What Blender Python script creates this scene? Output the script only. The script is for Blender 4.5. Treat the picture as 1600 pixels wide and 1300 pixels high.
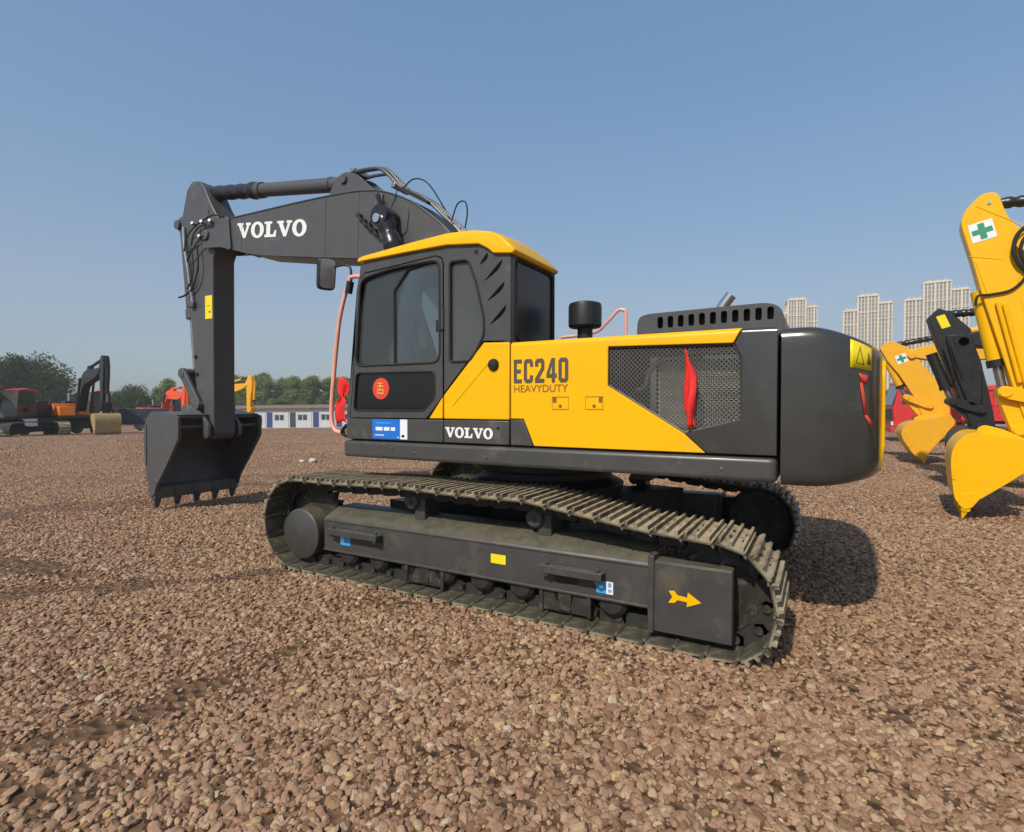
import bpy, bmesh, math, random
import numpy as np
from mathutils import Vector, Matrix
from mathutils.geometry import tessellate_polygon
random.seed(7); RNG = np.random.default_rng(7)
R = math.radians
for o in list(bpy.data.objects): bpy.data.objects.remove(o)
scene = bpy.context.scene
COL = scene.collection

# ------------------------------------------------------------------ camera, sky, sun, exposure
CAM = Vector((2.445, -5.069, 1.557))
cd = bpy.data.cameras.new('camera'); cam = bpy.data.objects.new('camera', cd); COL.objects.link(cam)
cd.sensor_fit = 'HORIZONTAL'; cd.sensor_width = 36.0; cd.lens = 36.0*863.2/1600
cd.clip_start = 0.05; cd.clip_end = 6000
cam.location = CAM; cam.rotation_euler = (R(90)-0.020, 0, 0.511)
scene.camera = cam

SUN_DIR = Vector((0.07, 1.10, -1.0)).normalized()          # the way the light travels
SUN_EL = math.asin(-SUN_DIR.z); SUN_ROT = math.atan2(-SUN_DIR.x, -SUN_DIR.y)
w = bpy.data.worlds.new('World'); scene.world = w; w.use_nodes = True
nt = w.node_tree; bg = nt.nodes['Background']
sky = nt.nodes.new('ShaderNodeTexSky'); sky.sky_type = 'NISHITA'; sky.sun_disc = False
sky.sun_elevation = SUN_EL; sky.sun_rotation = SUN_ROT
sky.air_density = 1.0; sky.dust_density = 2.0; sky.ozone_density = 1.5; sky.altitude = 30
hsv = nt.nodes.new('ShaderNodeHueSaturation'); hsv.inputs['Saturation'].default_value = 1.36
gam = nt.nodes.new('ShaderNodeGamma'); gam.inputs['Gamma'].default_value = 0.5          # thick city smog: a flatter, greyer sky
mul = nt.nodes.new('ShaderNodeVectorMath'); mul.operation = 'MULTIPLY'; mul.inputs[1].default_value = (1.13, 1.42, 1.75)
nt.links.new(sky.outputs[0], hsv.inputs['Color']); nt.links.new(hsv.outputs[0], gam.inputs[0]); nt.links.new(gam.outputs[0], mul.inputs[0]); nt.links.new(mul.outputs[0], bg.inputs[0])
bg.inputs[1].default_value = 0.15
sl = bpy.data.lights.new('sun', 'SUN'); sun = bpy.data.objects.new('sun', sl); COL.objects.link(sun)
sl.energy = 3.75; sl.angle = R(1.2); sl.color = (1.0, 0.93, 0.82)
sun.rotation_euler = SUN_DIR.to_track_quat('-Z', 'Y').to_euler(); sun.location = (0, -20, 30)
scene.view_settings.view_transform = 'Standard'; scene.view_settings.look = 'None'
scene.view_settings.exposure = 0.2; scene.view_settings.gamma = 1.0
scene.view_settings.use_curve_mapping = False
scene.cycles.max_bounces = 6; scene.cycles.diffuse_bounces = 3; scene.cycles.glossy_bounces = 3; scene.cycles.volume_bounces = 0; scene.cycles.transparent_max_bounces = 12

# ------------------------------------------------------------------ materials
MATS = {}
def nodemat(name):
    m = bpy.data.materials.new(name); m.use_nodes = True
    n = m.node_tree.nodes; l = m.node_tree.links
    return m, n, l, n['Principled BSDF']
def N(n, t, **kw):
    x = n.new(t)
    for k, v in kw.items():
        if k in x.inputs: x.inputs[k].default_value = v
        else: setattr(x, k, v)
    return x
def paint(name, col, rough=0.4, metal=0.0, var=0.12, scale=6.0, bump=0.0, coat=0.0, dust=None, dustamt=0.0, dscale=3.0, spec=0.5, bscale=120, settle=None, settle_amt=0.8):
    """plain paint or metal: colour varied by noise, uneven gloss, an optional film of dust"""
    m, n, l, b = nodemat(name)
    tc = N(n, 'ShaderNodeTexCoord')
    no = N(n, 'ShaderNodeTexNoise', Scale=scale, Detail=5.0, Roughness=0.6); l.new(tc.outputs['Object'], no.inputs['Vector'])
    mr = N(n, 'ShaderNodeMapRange'); mr.inputs[1].default_value = 0.3; mr.inputs[2].default_value = 0.7
    mr.inputs[3].default_value = 1-var; mr.inputs[4].default_value = 1+var; l.new(no.outputs[0], mr.inputs[0])
    mx = N(n, 'ShaderNodeVectorMath', operation='SCALE'); mx.inputs[0].default_value = col; l.new(mr.outputs[0], mx.inputs['Scale'])
    out = mx.outputs[0]
    if dust:
        n2 = N(n, 'ShaderNodeTexNoise', Scale=dscale, Detail=8.0, Roughness=0.7); l.new(tc.outputs['Object'], n2.inputs['Vector'])
        m2 = N(n, 'ShaderNodeMapRange'); m2.inputs[1].default_value = 0.62-dustamt*0.4; m2.inputs[2].default_value = 0.80-dustamt*0.3
        l.new(n2.outputs[0], m2.inputs[0])
        cm = N(n, 'ShaderNodeMix', data_type='RGBA'); cm.inputs[7].default_value = (*dust, 1)
        l.new(m2.outputs[0], cm.inputs[0]); l.new(out, cm.inputs[6]); out = cm.outputs[2]
    if settle:
        ge = N(n, 'ShaderNodeNewGeometry'); sx = N(n, 'ShaderNodeSeparateXYZ'); l.new(ge.outputs['True Normal'], sx.inputs[0])
        n5 = N(n, 'ShaderNodeTexNoise', Scale=11.0, Detail=8.0, Roughness=0.75); l.new(tc.outputs['Object'], n5.inputs['Vector'])
        m5 = N(n, 'ShaderNodeMapRange'); m5.inputs[1].default_value = 0.25; m5.inputs[2].default_value = 0.9; l.new(sx.outputs['Z'], m5.inputs[0])
        m6 = N(n, 'ShaderNodeMapRange'); m6.inputs[1].default_value = 0.36; m6.inputs[2].default_value = 0.60; m6.inputs[3].default_value = 0.25; l.new(n5.outputs[0], m6.inputs[0])
        mm_ = N(n, 'ShaderNodeMath', operation='MULTIPLY'); l.new(m5.outputs[0], mm_.inputs[0]); l.new(m6.outputs[0], mm_.inputs[1])
        mk = N(n, 'ShaderNodeMath', operation='MULTIPLY'); mk.inputs[1].default_value = settle_amt; l.new(mm_.outputs[0], mk.inputs[0])
        c5 = N(n, 'ShaderNodeMix', data_type='RGBA'); c5.inputs[7].default_value = (*settle, 1); l.new(mk.outputs[0], c5.inputs[0]); l.new(out, c5.inputs[6]); out = c5.outputs[2]
    l.new(out, b.inputs['Base Color'])
    r2 = N(n, 'ShaderNodeMapRange'); r2.inputs[3].default_value = max(0.03, rough-0.08); r2.inputs[4].default_value = min(1, rough+0.12)
    n3 = N(n, 'ShaderNodeTexNoise', Scale=scale*2.3, Detail=6.0); l.new(tc.outputs['Object'], n3.inputs['Vector'])
    l.new(n3.outputs[0], r2.inputs[0]); l.new(r2.outputs[0], b.inputs['Roughness'])
    b.inputs['Metallic'].default_value = metal; b.inputs['Specular IOR Level'].default_value = spec
    b.inputs['Coat Weight'].default_value = coat; b.inputs['Coat Roughness'].default_value = 0.12
    if bump:
        n4 = N(n, 'ShaderNodeTexNoise', Scale=bscale, Detail=4.0); l.new(tc.outputs['Object'], n4.inputs['Vector'])
        bp = N(n, 'ShaderNodeBump', Strength=bump, Distance=0.004); l.new(n4.outputs[0], bp.inputs['Height']); l.new(bp.outputs[0], b.inputs['Normal'])
    MATS[name] = m
    return m
paint('yellow', (0.88, 0.455, 0.0), 0.36, var=0.035, coat=0.05, spec=0.25, bump=0.03, bscale=9, dust=(0.55, 0.36, 0.08), dustamt=0.02, dscale=2)
paint('grey', (0.060, 0.058, 0.054), 0.38, var=0.10, bump=0.04, bscale=14, coat=0.10, dust=(0.16, 0.14, 0.11), dustamt=0.10, dscale=2.2)
paint('grey_gloss', (0.040, 0.038, 0.034), 0.22, var=0.12, bump=0.05, bscale=7, coat=0.3, dust=(0.075, 0.07, 0.06), dustamt=0.10, dscale=5)
paint('boom_grey', (0.076, 0.075, 0.074), 0.40, var=0.08, bump=0.03, bscale=14, dust=(0.18, 0.16, 0.14), dustamt=0.08, dscale=1.5)
paint('black', (0.016, 0.016, 0.017), 0.45, var=0.2, spec=0.4)
paint('shade_black', (0.004, 0.004, 0.004), 0.9, var=0.1, spec=0.1)  # near-black that paints the shade within the pillar louvres
paint('rubber', (0.022, 0.021, 0.020), 0.7, var=0.2, spec=0.3)
paint('wrap', (0.018, 0.016, 0.018), 0.28, var=0.3, bump=0.9, bscale=38, spec=0.5)
paint('steel', (0.35, 0.34, 0.32), 0.32, metal=0.9, var=0.15)
paint('chrome', (0.75, 0.72, 0.66), 0.15, metal=1.0, var=0.05)
paint('shoe_inner', (0.075, 0.068, 0.048), 0.6, var=0.35, bump=0.3, dust=(0.20, 0.175, 0.11), dustamt=0.40, dscale=9, spec=0.3)
paint('shoe', (0.060, 0.054, 0.042), 0.6, var=0.3, bump=0.3, dust=(0.36, 0.295, 0.185), dustamt=0.60, dscale=7, spec=0.3, settle=(0.52, 0.42, 0.27), settle_amt=0.95)
paint('chain', (0.030, 0.027, 0.022), 0.6, var=0.3, bump=0.3, dust=(0.13, 0.11, 0.07), dustamt=0.30, dscale=9, spec=0.3)
paint('frame', (0.050, 0.047, 0.044), 0.46, var=0.14, bump=0.08, bscale=40, dust=(0.115, 0.098, 0.068), dustamt=0.20, dscale=3.2, settle=(0.135, 0.122, 0.078), settle_amt=0.85)
paint('pink', (0.80, 0.36, 0.27), 0.35, var=0.12, spec=0.5)
paint('red_cloth', (0.72, 0.018, 0.012), 0.55, var=0.15, scale=25)
paint('red_decal', (0.72, 0.06, 0.03), 0.4, var=0.05)
paint('orange_decal', (0.85, 0.42, 0.08), 0.4, var=0.05)
paint('red_paint', (0.60, 0.030, 0.030), 0.38, var=0.12, dust=(0.35, 0.16, 0.12), dustamt=0.15)
paint('orange_paint', (0.78, 0.20, 0.015), 0.42, var=0.08, dust=(0.5, 0.3, 0.15), dustamt=0.1)
paint('ochre_paint', (0.80, 0.39, 0.008), 0.42, var=0.06, dust=(0.5, 0.34, 0.12), dustamt=0.12)
paint('tan_steel', (0.34, 0.24, 0.10), 0.6, var=0.2, dust=(0.3, 0.24, 0.16), dustamt=0.3)
paint('vermilion', (0.80, 0.09, 0.02), 0.45, var=0.08)
paint('navy', (0.035, 0.05, 0.08), 0.5, var=0.2, dust=(0.2, 0.2, 0.2), dustamt=0.1)
paint('white_letter', (0.80, 0.79, 0.76), 0.45, var=0.03)
paint('grey_letter', (0.085, 0.07, 0.05), 0.5, var=0.03)
paint('brown_letter', (0.24, 0.10, 0.015), 0.5, var=0.03)
paint('sticker_yellow', (0.85, 0.68, 0.01), 0.4, var=0.03)
paint('sticker_blue', (0.015, 0.16, 0.62), 0.35, var=0.08)
paint('sticker_sky', (0.03, 0.36, 0.75), 0.35, var=0.08)
paint('sticker_white', (0.78, 0.80, 0.82), 0.4, var=0.04)
paint('sticker_green', (0.02, 0.26, 0.12), 0.4, var=0.05)
paint('wall_white', (0.55, 0.57, 0.57), 0.7, var=0.06, scale=1.0)
paint('door_blue', (0.030, 0.055, 0.19), 0.55, var=0.1)
paint('roof_brown', (0.22, 0.15, 0.12), 0.8, var=0.15, scale=1.5)
paint('tower_beige', (0.70, 0.58, 0.40), 0.75, var=0.06, scale=0.2)
paint('tower_pale', (0.62, 0.55, 0.43), 0.75, var=0.06, scale=0.2)
paint('tower_band', (0.36, 0.325, 0.27), 0.75, var=0.06, scale=0.2)
paint('tower_glass', (0.17, 0.165, 0.16), 0.25, var=0.25, scale=0.5)
paint('far_glass', (0.05, 0.065, 0.08), 0.12, var=0.2, scale=2)
paint('bark', (0.10, 0.075, 0.05), 0.9, var=0.3, scale=4)
paint('seat', (0.03, 0.03, 0.033), 0.8, var=0.2)
paint('mesh_grey', (0.15, 0.145, 0.135), 0.5, var=0.15)
paint('radiator', (0.40, 0.39, 0.29), 0.5, metal=0.1, var=0.25, scale=30)
paint('white_rock', (0.62, 0.56, 0.48), 0.8, var=0.15, scale=30)
paint('leaf_yellow', (0.62, 0.40, 0.05), 0.6, var=0.2, scale=30)

def glassmat(name, tint, film, gloss_rough=0.03, filmcol=(0.3, 0.32, 0.32), f0=0.06):
    m, n, l, b = nodemat(name); out = n['Material Output']
    tr = N(n, 'ShaderNodeBsdfTransparent'); tr.inputs[0].default_value = (*tint, 1)
    df = N(n, 'ShaderNodeBsdfDiffuse'); df.inputs[0].default_value = (*filmcol, 1)
    gl = N(n, 'ShaderNodeBsdfGlossy', Roughness=gloss_rough); gl.inputs[0].default_value = (0.9, 0.9, 0.9, 1)
    tc = N(n, 'ShaderNodeTexCoord'); no = N(n, 'ShaderNodeTexNoise', Scale=2.2, Detail=4.0); l.new(tc.outputs['Object'], no.inputs['Vector'])
    mr = N(n, 'ShaderNodeMapRange'); mr.inputs[3].default_value = film*0.6; mr.inputs[4].default_value = min(1, film*1.4); l.new(no.outputs[0], mr.inputs[0])
    m1 = N(n, 'ShaderNodeMixShader'); l.new(mr.outputs[0], m1.inputs[0]); l.new(tr.outputs[0], m1.inputs[1]); l.new(df.outputs[0], m1.inputs[2])
    fr = N(n, 'ShaderNodeFresnel', IOR=1.5)
    m2 = N(n, 'ShaderNodeMixShader'); l.new(fr.outputs[0], m2.inputs[0]); l.new(m1.outputs[0], m2.inputs[1]); l.new(gl.outputs[0], m2.inputs[2])
    l.new(m2.outputs[0], out.inputs['Surface']); n.remove(b); MATS[name] = m
glassmat('glass', (0.62, 0.66, 0.65), 0.15, filmcol=(0.27, 0.295, 0.285))
glassmat('glass_clear', (0.86, 0.89, 0.88), 0.05, filmcol=(0.3, 0.3, 0.3))
glassmat('glass_rear', (0.05, 0.05, 0.055), 0.5, gloss_rough=0.30, filmcol=(0.035, 0.035, 0.045))
glassmat('glass_film', (0.30, 0.33, 0.31), 0.42, filmcol=(0.17, 0.175, 0.155))
glassmat('glass_dark', (0.03, 0.03, 0.034), 0.25, filmcol=(0.035, 0.035, 0.042))

def leafmat(name, c1, c2):
    m, n, l, b = nodemat(name)
    tc = N(n, 'ShaderNodeTexCoord'); no = N(n, 'ShaderNodeTexNoise', Scale=0.55, Detail=3.0); l.new(tc.outputs['Object'], no.inputs['Vector'])
    oi = N(n, 'ShaderNodeObjectInfo')
    cr = N(n, 'ShaderNodeValToRGB'); cr.color_ramp.elements[0].color = (*c1, 1); cr.color_ramp.elements[1].color = (*c2, 1)
    cr.color_ramp.elements[0].position = 0.3; cr.color_ramp.elements[1].position = 0.7
    ad = N(n, 'ShaderNodeMath', operation='MULTIPLY_ADD'); ad.inputs[1].default_value = 0.3; l.new(oi.outputs['Random'], ad.inputs[0]); l.new(no.outputs[0], ad.inputs[2])
    sb = N(n, 'ShaderNodeMath', operation='SUBTRACT'); sb.inputs[1].default_value = 0.15; l.new(ad.outputs[0], sb.inputs[0])
    l.new(sb.outputs[0], cr.inputs[0]); l.new(cr.outputs[0], b.inputs['Base Color']); b.inputs['Roughness'].default_value = 0.6
    b.inputs['Specular IOR Level'].default_value = 0.2
    tl = N(n, 'ShaderNodeBsdfTranslucent'); l.new(cr.outputs[0], tl.inputs[0])
    ms = N(n, 'ShaderNodeMixShader'); ms.inputs[0].default_value = 0.35
    l.new(b.outputs[0], ms.inputs[1]); l.new(tl.outputs[0], ms.inputs[2]); l.new(ms.outputs[0], n['Material Output'].inputs['Surface'])
    MATS[name] = m
leafmat('leaf_dark', (0.024, 0.050, 0.012), (0.056, 0.095, 0.022))
leafmat('leaf_mid', (0.150, 0.215, 0.055), (0.235, 0.300, 0.095))

def stonemat():
    m, n, l, b = nodemat('stone')
    oi = N(n, 'ShaderNodeObjectInfo')
    cr = N(n, 'ShaderNodeValToRGB'); e = cr.color_ramp.elements
    cols = [(0.0, (0.180, 0.100, 0.055)), (0.16, (0.262, 0.150, 0.086)), (0.34, (0.308, 0.182, 0.106)), (0.52, (0.352, 0.218, 0.130)),
            (0.66, (0.312, 0.174, 0.112)), (0.80, (0.378, 0.246, 0.150)), (0.95, (0.420, 0.290, 0.180)), (0.986, (0.45, 0.31, 0.13)), (0.992, (0.45, 0.35, 0.24)), (1.0, (0.50, 0.43, 0.34))]
    e[0].position, e[0].color = cols[0][0], (*cols[0][1], 1); e[1].position, e[1].color = cols[-1][0], (*cols[-1][1], 1)
    for p, c in cols[1:-1]:
        x = e.new(p); x.color = (*c, 1)
    l.new(oi.outputs['Random'], cr.inputs[0])
    tc = N(n, 'ShaderNodeTexCoord'); no = N(n, 'ShaderNodeTexNoise', Scale=2.5, Detail=6.0, Roughness=0.65); l.new(tc.outputs['Object'], no.inputs['Vector'])
    mr = N(n, 'ShaderNodeMapRange'); mr.inputs[3].default_value = 0.72; mr.inputs[4].default_value = 1.28; l.new(no.outputs[0], mr.inputs[0])
    mx = N(n, 'ShaderNodeVectorMath', operation='SCALE'); l.new(cr.outputs[0], mx.inputs[0]); l.new(mr.outputs[0], mx.inputs['Scale'])
    l.new(mx.outputs[0], b.inputs['Base Color']); b.inputs['Roughness'].default_value = 0.85; b.inputs['Specular IOR Level'].default_value = 0.25
    MATS['stone'] = m
stonemat()
def groundmat():
    m, n, l, b = nodemat('ground')
    tc = N(n, 'ShaderNodeTexCoord')
    a = N(n, 'ShaderNodeTexNoise', Scale=0.35, Detail=6.0, Roughness=0.6); l.new(tc.outputs['Object'], a.inputs['Vector'])
    f = N(n, 'ShaderNodeTexNoise', Scale=9.0, Detail=8.0, Roughness=0.75); l.new(tc.outputs['Object'], f.inputs['Vector'])
    v = N(n, 'ShaderNodeTexVoronoi', Scale=16.0); l.new(tc.outputs['Object'], v.inputs['Vector'])
    c1 = N(n, 'ShaderNodeValToRGB'); c1.color_ramp.elements[0].position = 0.3; c1.color_ramp.elements[1].position = 0.72
    c1.color_ramp.elements[0].color = (0.100, 0.055, 0.028, 1); c1.color_ramp.elements[1].color = (0.200, 0.118, 0.065, 1)
    l.new(f.outputs[0], c1.inputs[0])
    # where no loose stones were tipped the surface is rolled stone of the same colour
    c2 = N(n, 'ShaderNodeValToRGB'); c2.color_ramp.elements[0].position = 0.25; c2.color_ramp.elements[1].position = 0.80
    c2.color_ramp.elements[0].color = (0.240, 0.138, 0.083, 1); c2.color_ramp.elements[1].color = (0.350, 0.214, 0.132, 1)
    ad = N(n, 'ShaderNodeMath', operation='MULTIPLY_ADD'); ad.inputs[1].default_value = 0.5; l.new(v.outputs['Color'], ad.inputs[0]); 
    hm_ = N(n, 'ShaderNodeMath', operation='MULTIPLY'); hm_.inputs[1].default_value = 0.5; l.new(a.outputs[0], hm_.inputs[0]); l.new(hm_.outputs[0], ad.inputs[2]); l.new(ad.outputs[0], c2.inputs[0])
    ds = N(n, 'ShaderNodeVectorMath', operation='DISTANCE'); ds.inputs[1].default_value = (2.4, -5.0, 0); l.new(tc.outputs['Object'], ds.inputs[0])
    nz = N(n, 'ShaderNodeMath', operation='MULTIPLY_ADD'); nz.inputs[1].default_value = 9.0; l.new(a.outputs[0], nz.inputs[0]); l.new(ds.outputs['Value'], nz.inputs[2])
    mr = N(n, 'ShaderNodeMapRange'); mr.inputs[1].default_value = 13; mr.inputs[2].default_value = 22; l.new(nz.outputs[0], mr.inputs[0])
    mx = N(n, 'ShaderNodeMix', data_type='RGBA'); l.new(mr.outputs[0], mx.inputs[0]); l.new(c1.outputs[0], mx.inputs[6]); l.new(c2.outputs[0], mx.inputs[7])
    l.new(mx.outputs[2], b.inputs['Base Color']); b.inputs['Roughness'].default_value = 0.9; b.inputs['Specular IOR Level'].default_value = 0.2
    bp = N(n, 'ShaderNodeBump', Strength=0.9, Distance=0.05); l.new(v.outputs['Distance'], bp.inputs['Height']); l.new(bp.outputs[0], b.inputs['Normal'])
    MATS['ground'] = m
groundmat()

# ------------------------------------------------------------------ mesh helpers
class MB:
    """collects pieces; build() links them as ONE mesh object"""
    def __init__(s): s.v = []; s.f = []; s.m = []; s.mats = []
    def add(s, vf, mat=None, M=None):
        v, f = vf; o = len(s.v)
        s.v += [tuple(M @ Vector(p)) if M is not None else tuple(p) for p in v]
        mi = 0
        if mat:
            if mat not in s.mats: s.mats.append(mat)
            mi = s.mats.index(mat)
        s.f += [tuple(i+o for i in q) for q in f]; s.m += [mi]*len(f)
        return s
    def mesh(s, name, mat=None, angle=38):
        me = bpy.data.meshes.new(name); me.from_pydata(s.v, [], s.f)
        for k in (s.mats or [mat]): me.materials.append(MATS[k])
        if s.mats: me.polygons.foreach_set('material_index', s.m)
        bm = bmesh.new(); bm.from_mesh(me); bmesh.ops.recalc_face_normals(bm, faces=bm.faces); bm.to_mesh(me); bm.free()
        me.polygons.foreach_set('use_smooth', [True]*len(me.polygons))
        me.set_sharp_from_angle(angle=R(angle)); me.update()
        return me
    def build(s, name, mat=None, parent=None, bevel=0.0, seg=2, angle=38, limit=30):
        me = s.mesh(name, mat, angle); o = bpy.data.objects.new(name, me); COL.objects.link(o)
        if parent: o.parent = parent
        if bevel:
            b = o.modifiers.new('bevel', 'BEVEL'); b.width = bevel; b.segments = seg; b.limit_method = 'ANGLE'; b.angle_limit = R(limit)
            b.harden_normals = False; b.use_clamp_overlap = True
        return o
def one(name, vf, mat, parent=None, **k): return MB().add(vf).build(name, mat, parent, **k)
def inst(o, loc=(0, 0, 0), rot=(0, 0, 0), parent=None, name=None, scale=None):
    c = o.copy(); COL.objects.link(c); c.parent = parent if parent else o.parent
    c.location = loc; c.rotation_euler = rot
    if scale: c.scale = scale
    return c
def box(x0, x1, y0, y1, z0, z1):
    v = [(x0, y0, z0), (x1, y0, z0), (x1, y1, z0), (x0, y1, z0), (x0, y0, z1), (x1, y0, z1), (x1, y1, z1), (x0, y1, z1)]
    return v, [(0, 3, 2, 1), (4, 5, 6, 7), (0, 1, 5, 4), (1, 2, 6, 5), (2, 3, 7, 6), (3, 0, 4, 7)]
def prism(poly, a, b, axis='y'):
    """polygon extruded along an axis: 'y' takes (x,z), 'x' takes (y,z), 'z' takes (x,y)"""
    n = len(poly)
    P = {'y': lambda p, t: (p[0], t, p[1]), 'x': lambda p, t: (t, p[0], p[1]), 'z': lambda p, t: (p[0], p[1], t)}[axis]
    v = [P(p, a) for p in poly] + [P(p, b) for p in poly]
    f = [tuple(range(n)), tuple(range(2*n-1, n-1, -1))] + [(i, (i+1) % n, n+(i+1) % n, n+i) for i in range(n)]
    return v, f
def plate(outer, holes, a, b, axis='y'):
    """flat plate with holes"""
    loops = [outer]+holes; flat = [p for lp in loops for p in lp]; n = len(flat)
    tris = tessellate_polygon([[Vector((p[0], p[1], 0)) for p in lp] for lp in loops])
    P = {'y': lambda p, t: (p[0], t, p[1]), 'x': lambda p, t: (t, p[0], p[1])}[axis]
    v = [P(p, a) for p in flat]+[P(p, b) for p in flat]
    f = [tuple(t) for t in tris]+[tuple(i+n for i in reversed(t)) for t in tris]
    o = 0
    for lp in loops:
        k = len(lp)
        f += [(o+i, o+(i+1) % k, n+o+(i+1) % k, n+o+i) for i in range(k)]; o += k
    return v, f
def rnd(poly, r, n=3):
    """round the corners of a polygon"""
    out = []; k = len(poly)
    for i in range(k):
        p = Vector(poly[i]); a = Vector(poly[i-1]); b = Vector(poly[(i+1) % k])
        da = (a-p); db = (b-p); ra = min(r, da.length*0.45); rb = min(r, db.length*0.45)
        s = p+da.normalized()*ra; e = p+db.normalized()*rb
        for j in range(n+1):
            t = j/n; q = s*(1-t)**2+p*2*t*(1-t)+e*t*t; out.append((q.x, q.y))
    return out
def inset(poly, d):
    """polygon moved inwards by d (outwards when negative)"""
    k = len(poly); area = sum(poly[i][0]*poly[(i+1) % k][1]-poly[(i+1) % k][0]*poly[i][1] for i in range(k))
    sg = 1 if area > 0 else -1; out = []
    for i in range(k):
        p = Vector(poly[i]); a = (p-Vector(poly[i-1])).normalized(); b = (Vector(poly[(i+1) % k])-p).normalized()
        na = Vector((-a.y, a.x))*sg; nb = Vector((-b.y, b.x))*sg; m = (na+nb)
        m = m.normalized() if m.length > 1e-6 else na
        c = max(0.35, m.dot(na)); q = p+m*(d/c); out.append((q.x, q.y))
    return out
def smoothpath(pts, k=6, closed=False):
    pts = [Vector(p) for p in pts]; n = len(pts); out = []
    for i in range(n if closed else n-1):
        g = (lambda j: pts[j % n]) if closed else (lambda j: pts[max(0, min(n-1, j))])
        p0, p1, p2, p3 = g(i-1), g(i), g(i+1), g(i+2)
        for j in range(k):
            t = j/k
            out.append(0.5*((2*p1)+(p2-p0)*t+(2*p0-5*p1+4*p2-p3)*t*t+(3*p1-p0-3*p2+p3)*t**3))
    if not closed: out.append(pts[-1])
    return out
def tube(pts, r, n=8, closed=False, rr=None):
    pts = [Vector(p) for p in pts]; k = len(pts); v = []; f = []
    up = None
    for i in range(k):
        a = pts[(i-1) % k] if (closed or i > 0) else pts[i]; b = pts[(i+1) % k] if (closed or i < k-1) else pts[i]
        t = (b-a).normalized()
        if up is None:
            up = Vector((0, 0, 1)) if abs(t.z) < 0.9 else Vector((1, 0, 0))
        s = t.cross(up).normalized(); up = s.cross(t).normalized()
        q = rr[i] if rr else r
        for j in range(n):
            an = 2*math.pi*j/n; v.append(tuple(pts[i]+(s*math.cos(an)+up*math.sin(an))*q))
    for i in range(k if closed else k-1):
        for j in range(n):
            i2 = (i+1) % k; f.append((i*n+j, i*n+(j+1) % n, i2*n+(j+1) % n, i2*n+j))
    if not closed: f += [tuple(range(n-1, -1, -1)), tuple((k-1)*n+j for j in range(n))]
    return v, f
def cyl(p0, p1, r, n=20, r1=None):
    return tube([p0, p1], r, n, rr=[r, r if r1 is None else r1])
def lathe(prof, n=24, M=None):
    """profile of (radius, height) turned about z"""
    v = []; f = []
    for r, h in prof:
        for j in range(n): v.append((r*math.cos(2*math.pi*j/n), r*math.sin(2*math.pi*j/n), h))
    for i in range(len(prof)-1):
        for j in range(n): f.append((i*n+j, i*n+(j+1) % n, (i+1)*n+(j+1) % n, (i+1)*n+j))
    f += [tuple(range(n-1, -1, -1)), tuple((len(prof)-1)*n+j for j in range(n))]
    if M is not None: v = [tuple(M @ Vector(p)) for p in v]
    return v, f
def MYAX(x, y, z): return Matrix.Translation((x, y, z)) @ Matrix.Rotation(R(90), 4, 'X')     # lathe axis pointing to -y
def beam(path, half, y0, y1):
    """box girder: side outline from a centre line and half depths"""
    P = [Vector((a, b)) for a, b in path]; up = []; dn = []
    for i, p in enumerate(P):
        t = (P[min(i+1, len(P)-1)]-P[max(i-1, 0)]).normalized(); nn = Vector((-t.y, t.x))
        up.append(p+nn*half[i]); dn.append(p-nn*half[i])
    return prism([(q.x, q.y) for q in up+dn[::-1]], y0, y1)
def thing(name, label, cat, loc=(0, 0, 0), rz=0.0, group=None, scale=1.0):
    o = bpy.data.objects.new(name, None); COL.objects.link(o); o.empty_display_size = 0.3
    o.location = loc; o.rotation_euler = (0, 0, rz); o.scale = (scale,)*3
    o['label'] = label; o['category'] = cat
    if group: o['group'] = group
    return o
def tag(o, label=None, cat=None, group=None, kind=None):
    for k, v in (('label', label), ('category', cat), ('group', group), ('kind', kind)):
        if v: o[k] = v
    return o
def copy_tree(o, parent=None):
    c = o.copy(); COL.objects.link(c); c.parent = parent
    for ch in o.children: copy_tree(ch, c)
    return c
def text_mesh(s, mat, bold=0.0):
    cu = bpy.data.curves.new('t', 'FONT'); cu.body = s; cu.size = 1.0; cu.offset = bold; cu.extrude = 0.004; cu.resolution_u = 4
    o = bpy.data.objects.new('t', cu); COL.objects.link(o); bpy.context.view_layer.update()
    me = bpy.data.meshes.new_from_object(o); bpy.data.objects.remove(o); bpy.data.curves.remove(cu)
    v = [tuple(p.co) for p in me.vertices]; f = [tuple(p.vertices) for p in me.polygons]; bpy.data.meshes.remove(me)
    return v, f

# ------------------------------------------------------------------ ground
def smooth(a, b, x):
    t = np.clip((x-a)/(b-a), 0, 1); return t*t*(3-2*t)
def gz(x, y):
    r = np.hypot(np.asarray(x, float)-2.4, np.asarray(y, float)+5.0)
    z = -1.7*smooth(25, 95, r)
    near = smooth(3.0, 6.0, np.hypot(np.asarray(x, float), np.asarray(y, float)*0.8))
    z = z+0.012*np.sin(x*1.1+0.7*y)*np.cos(y*0.8-0.4*x)*near
    return z
radii = [0.0]+[0.35*1.09**i for i in range(108)]
radii = [r for r in radii if r < 3000]+[3400]
V = []; F = []; na = 72
for r in radii:
    for j in range(na):
        a = 2*math.pi*j/na; x = 2.4+r*math.cos(a); y = -5.0+r*math.sin(a); V.append((x, y, float(gz(x, y))))
for i in range(len(radii)-1):
    for j in range(na): F.append((i*na+j, (i+1)*na+j, (i+1)*na+(j+1) % na, i*na+(j+1) % na))
ground = one('ground', (V, F), 'ground', angle=180); tag(ground, kind='structure')

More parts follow.
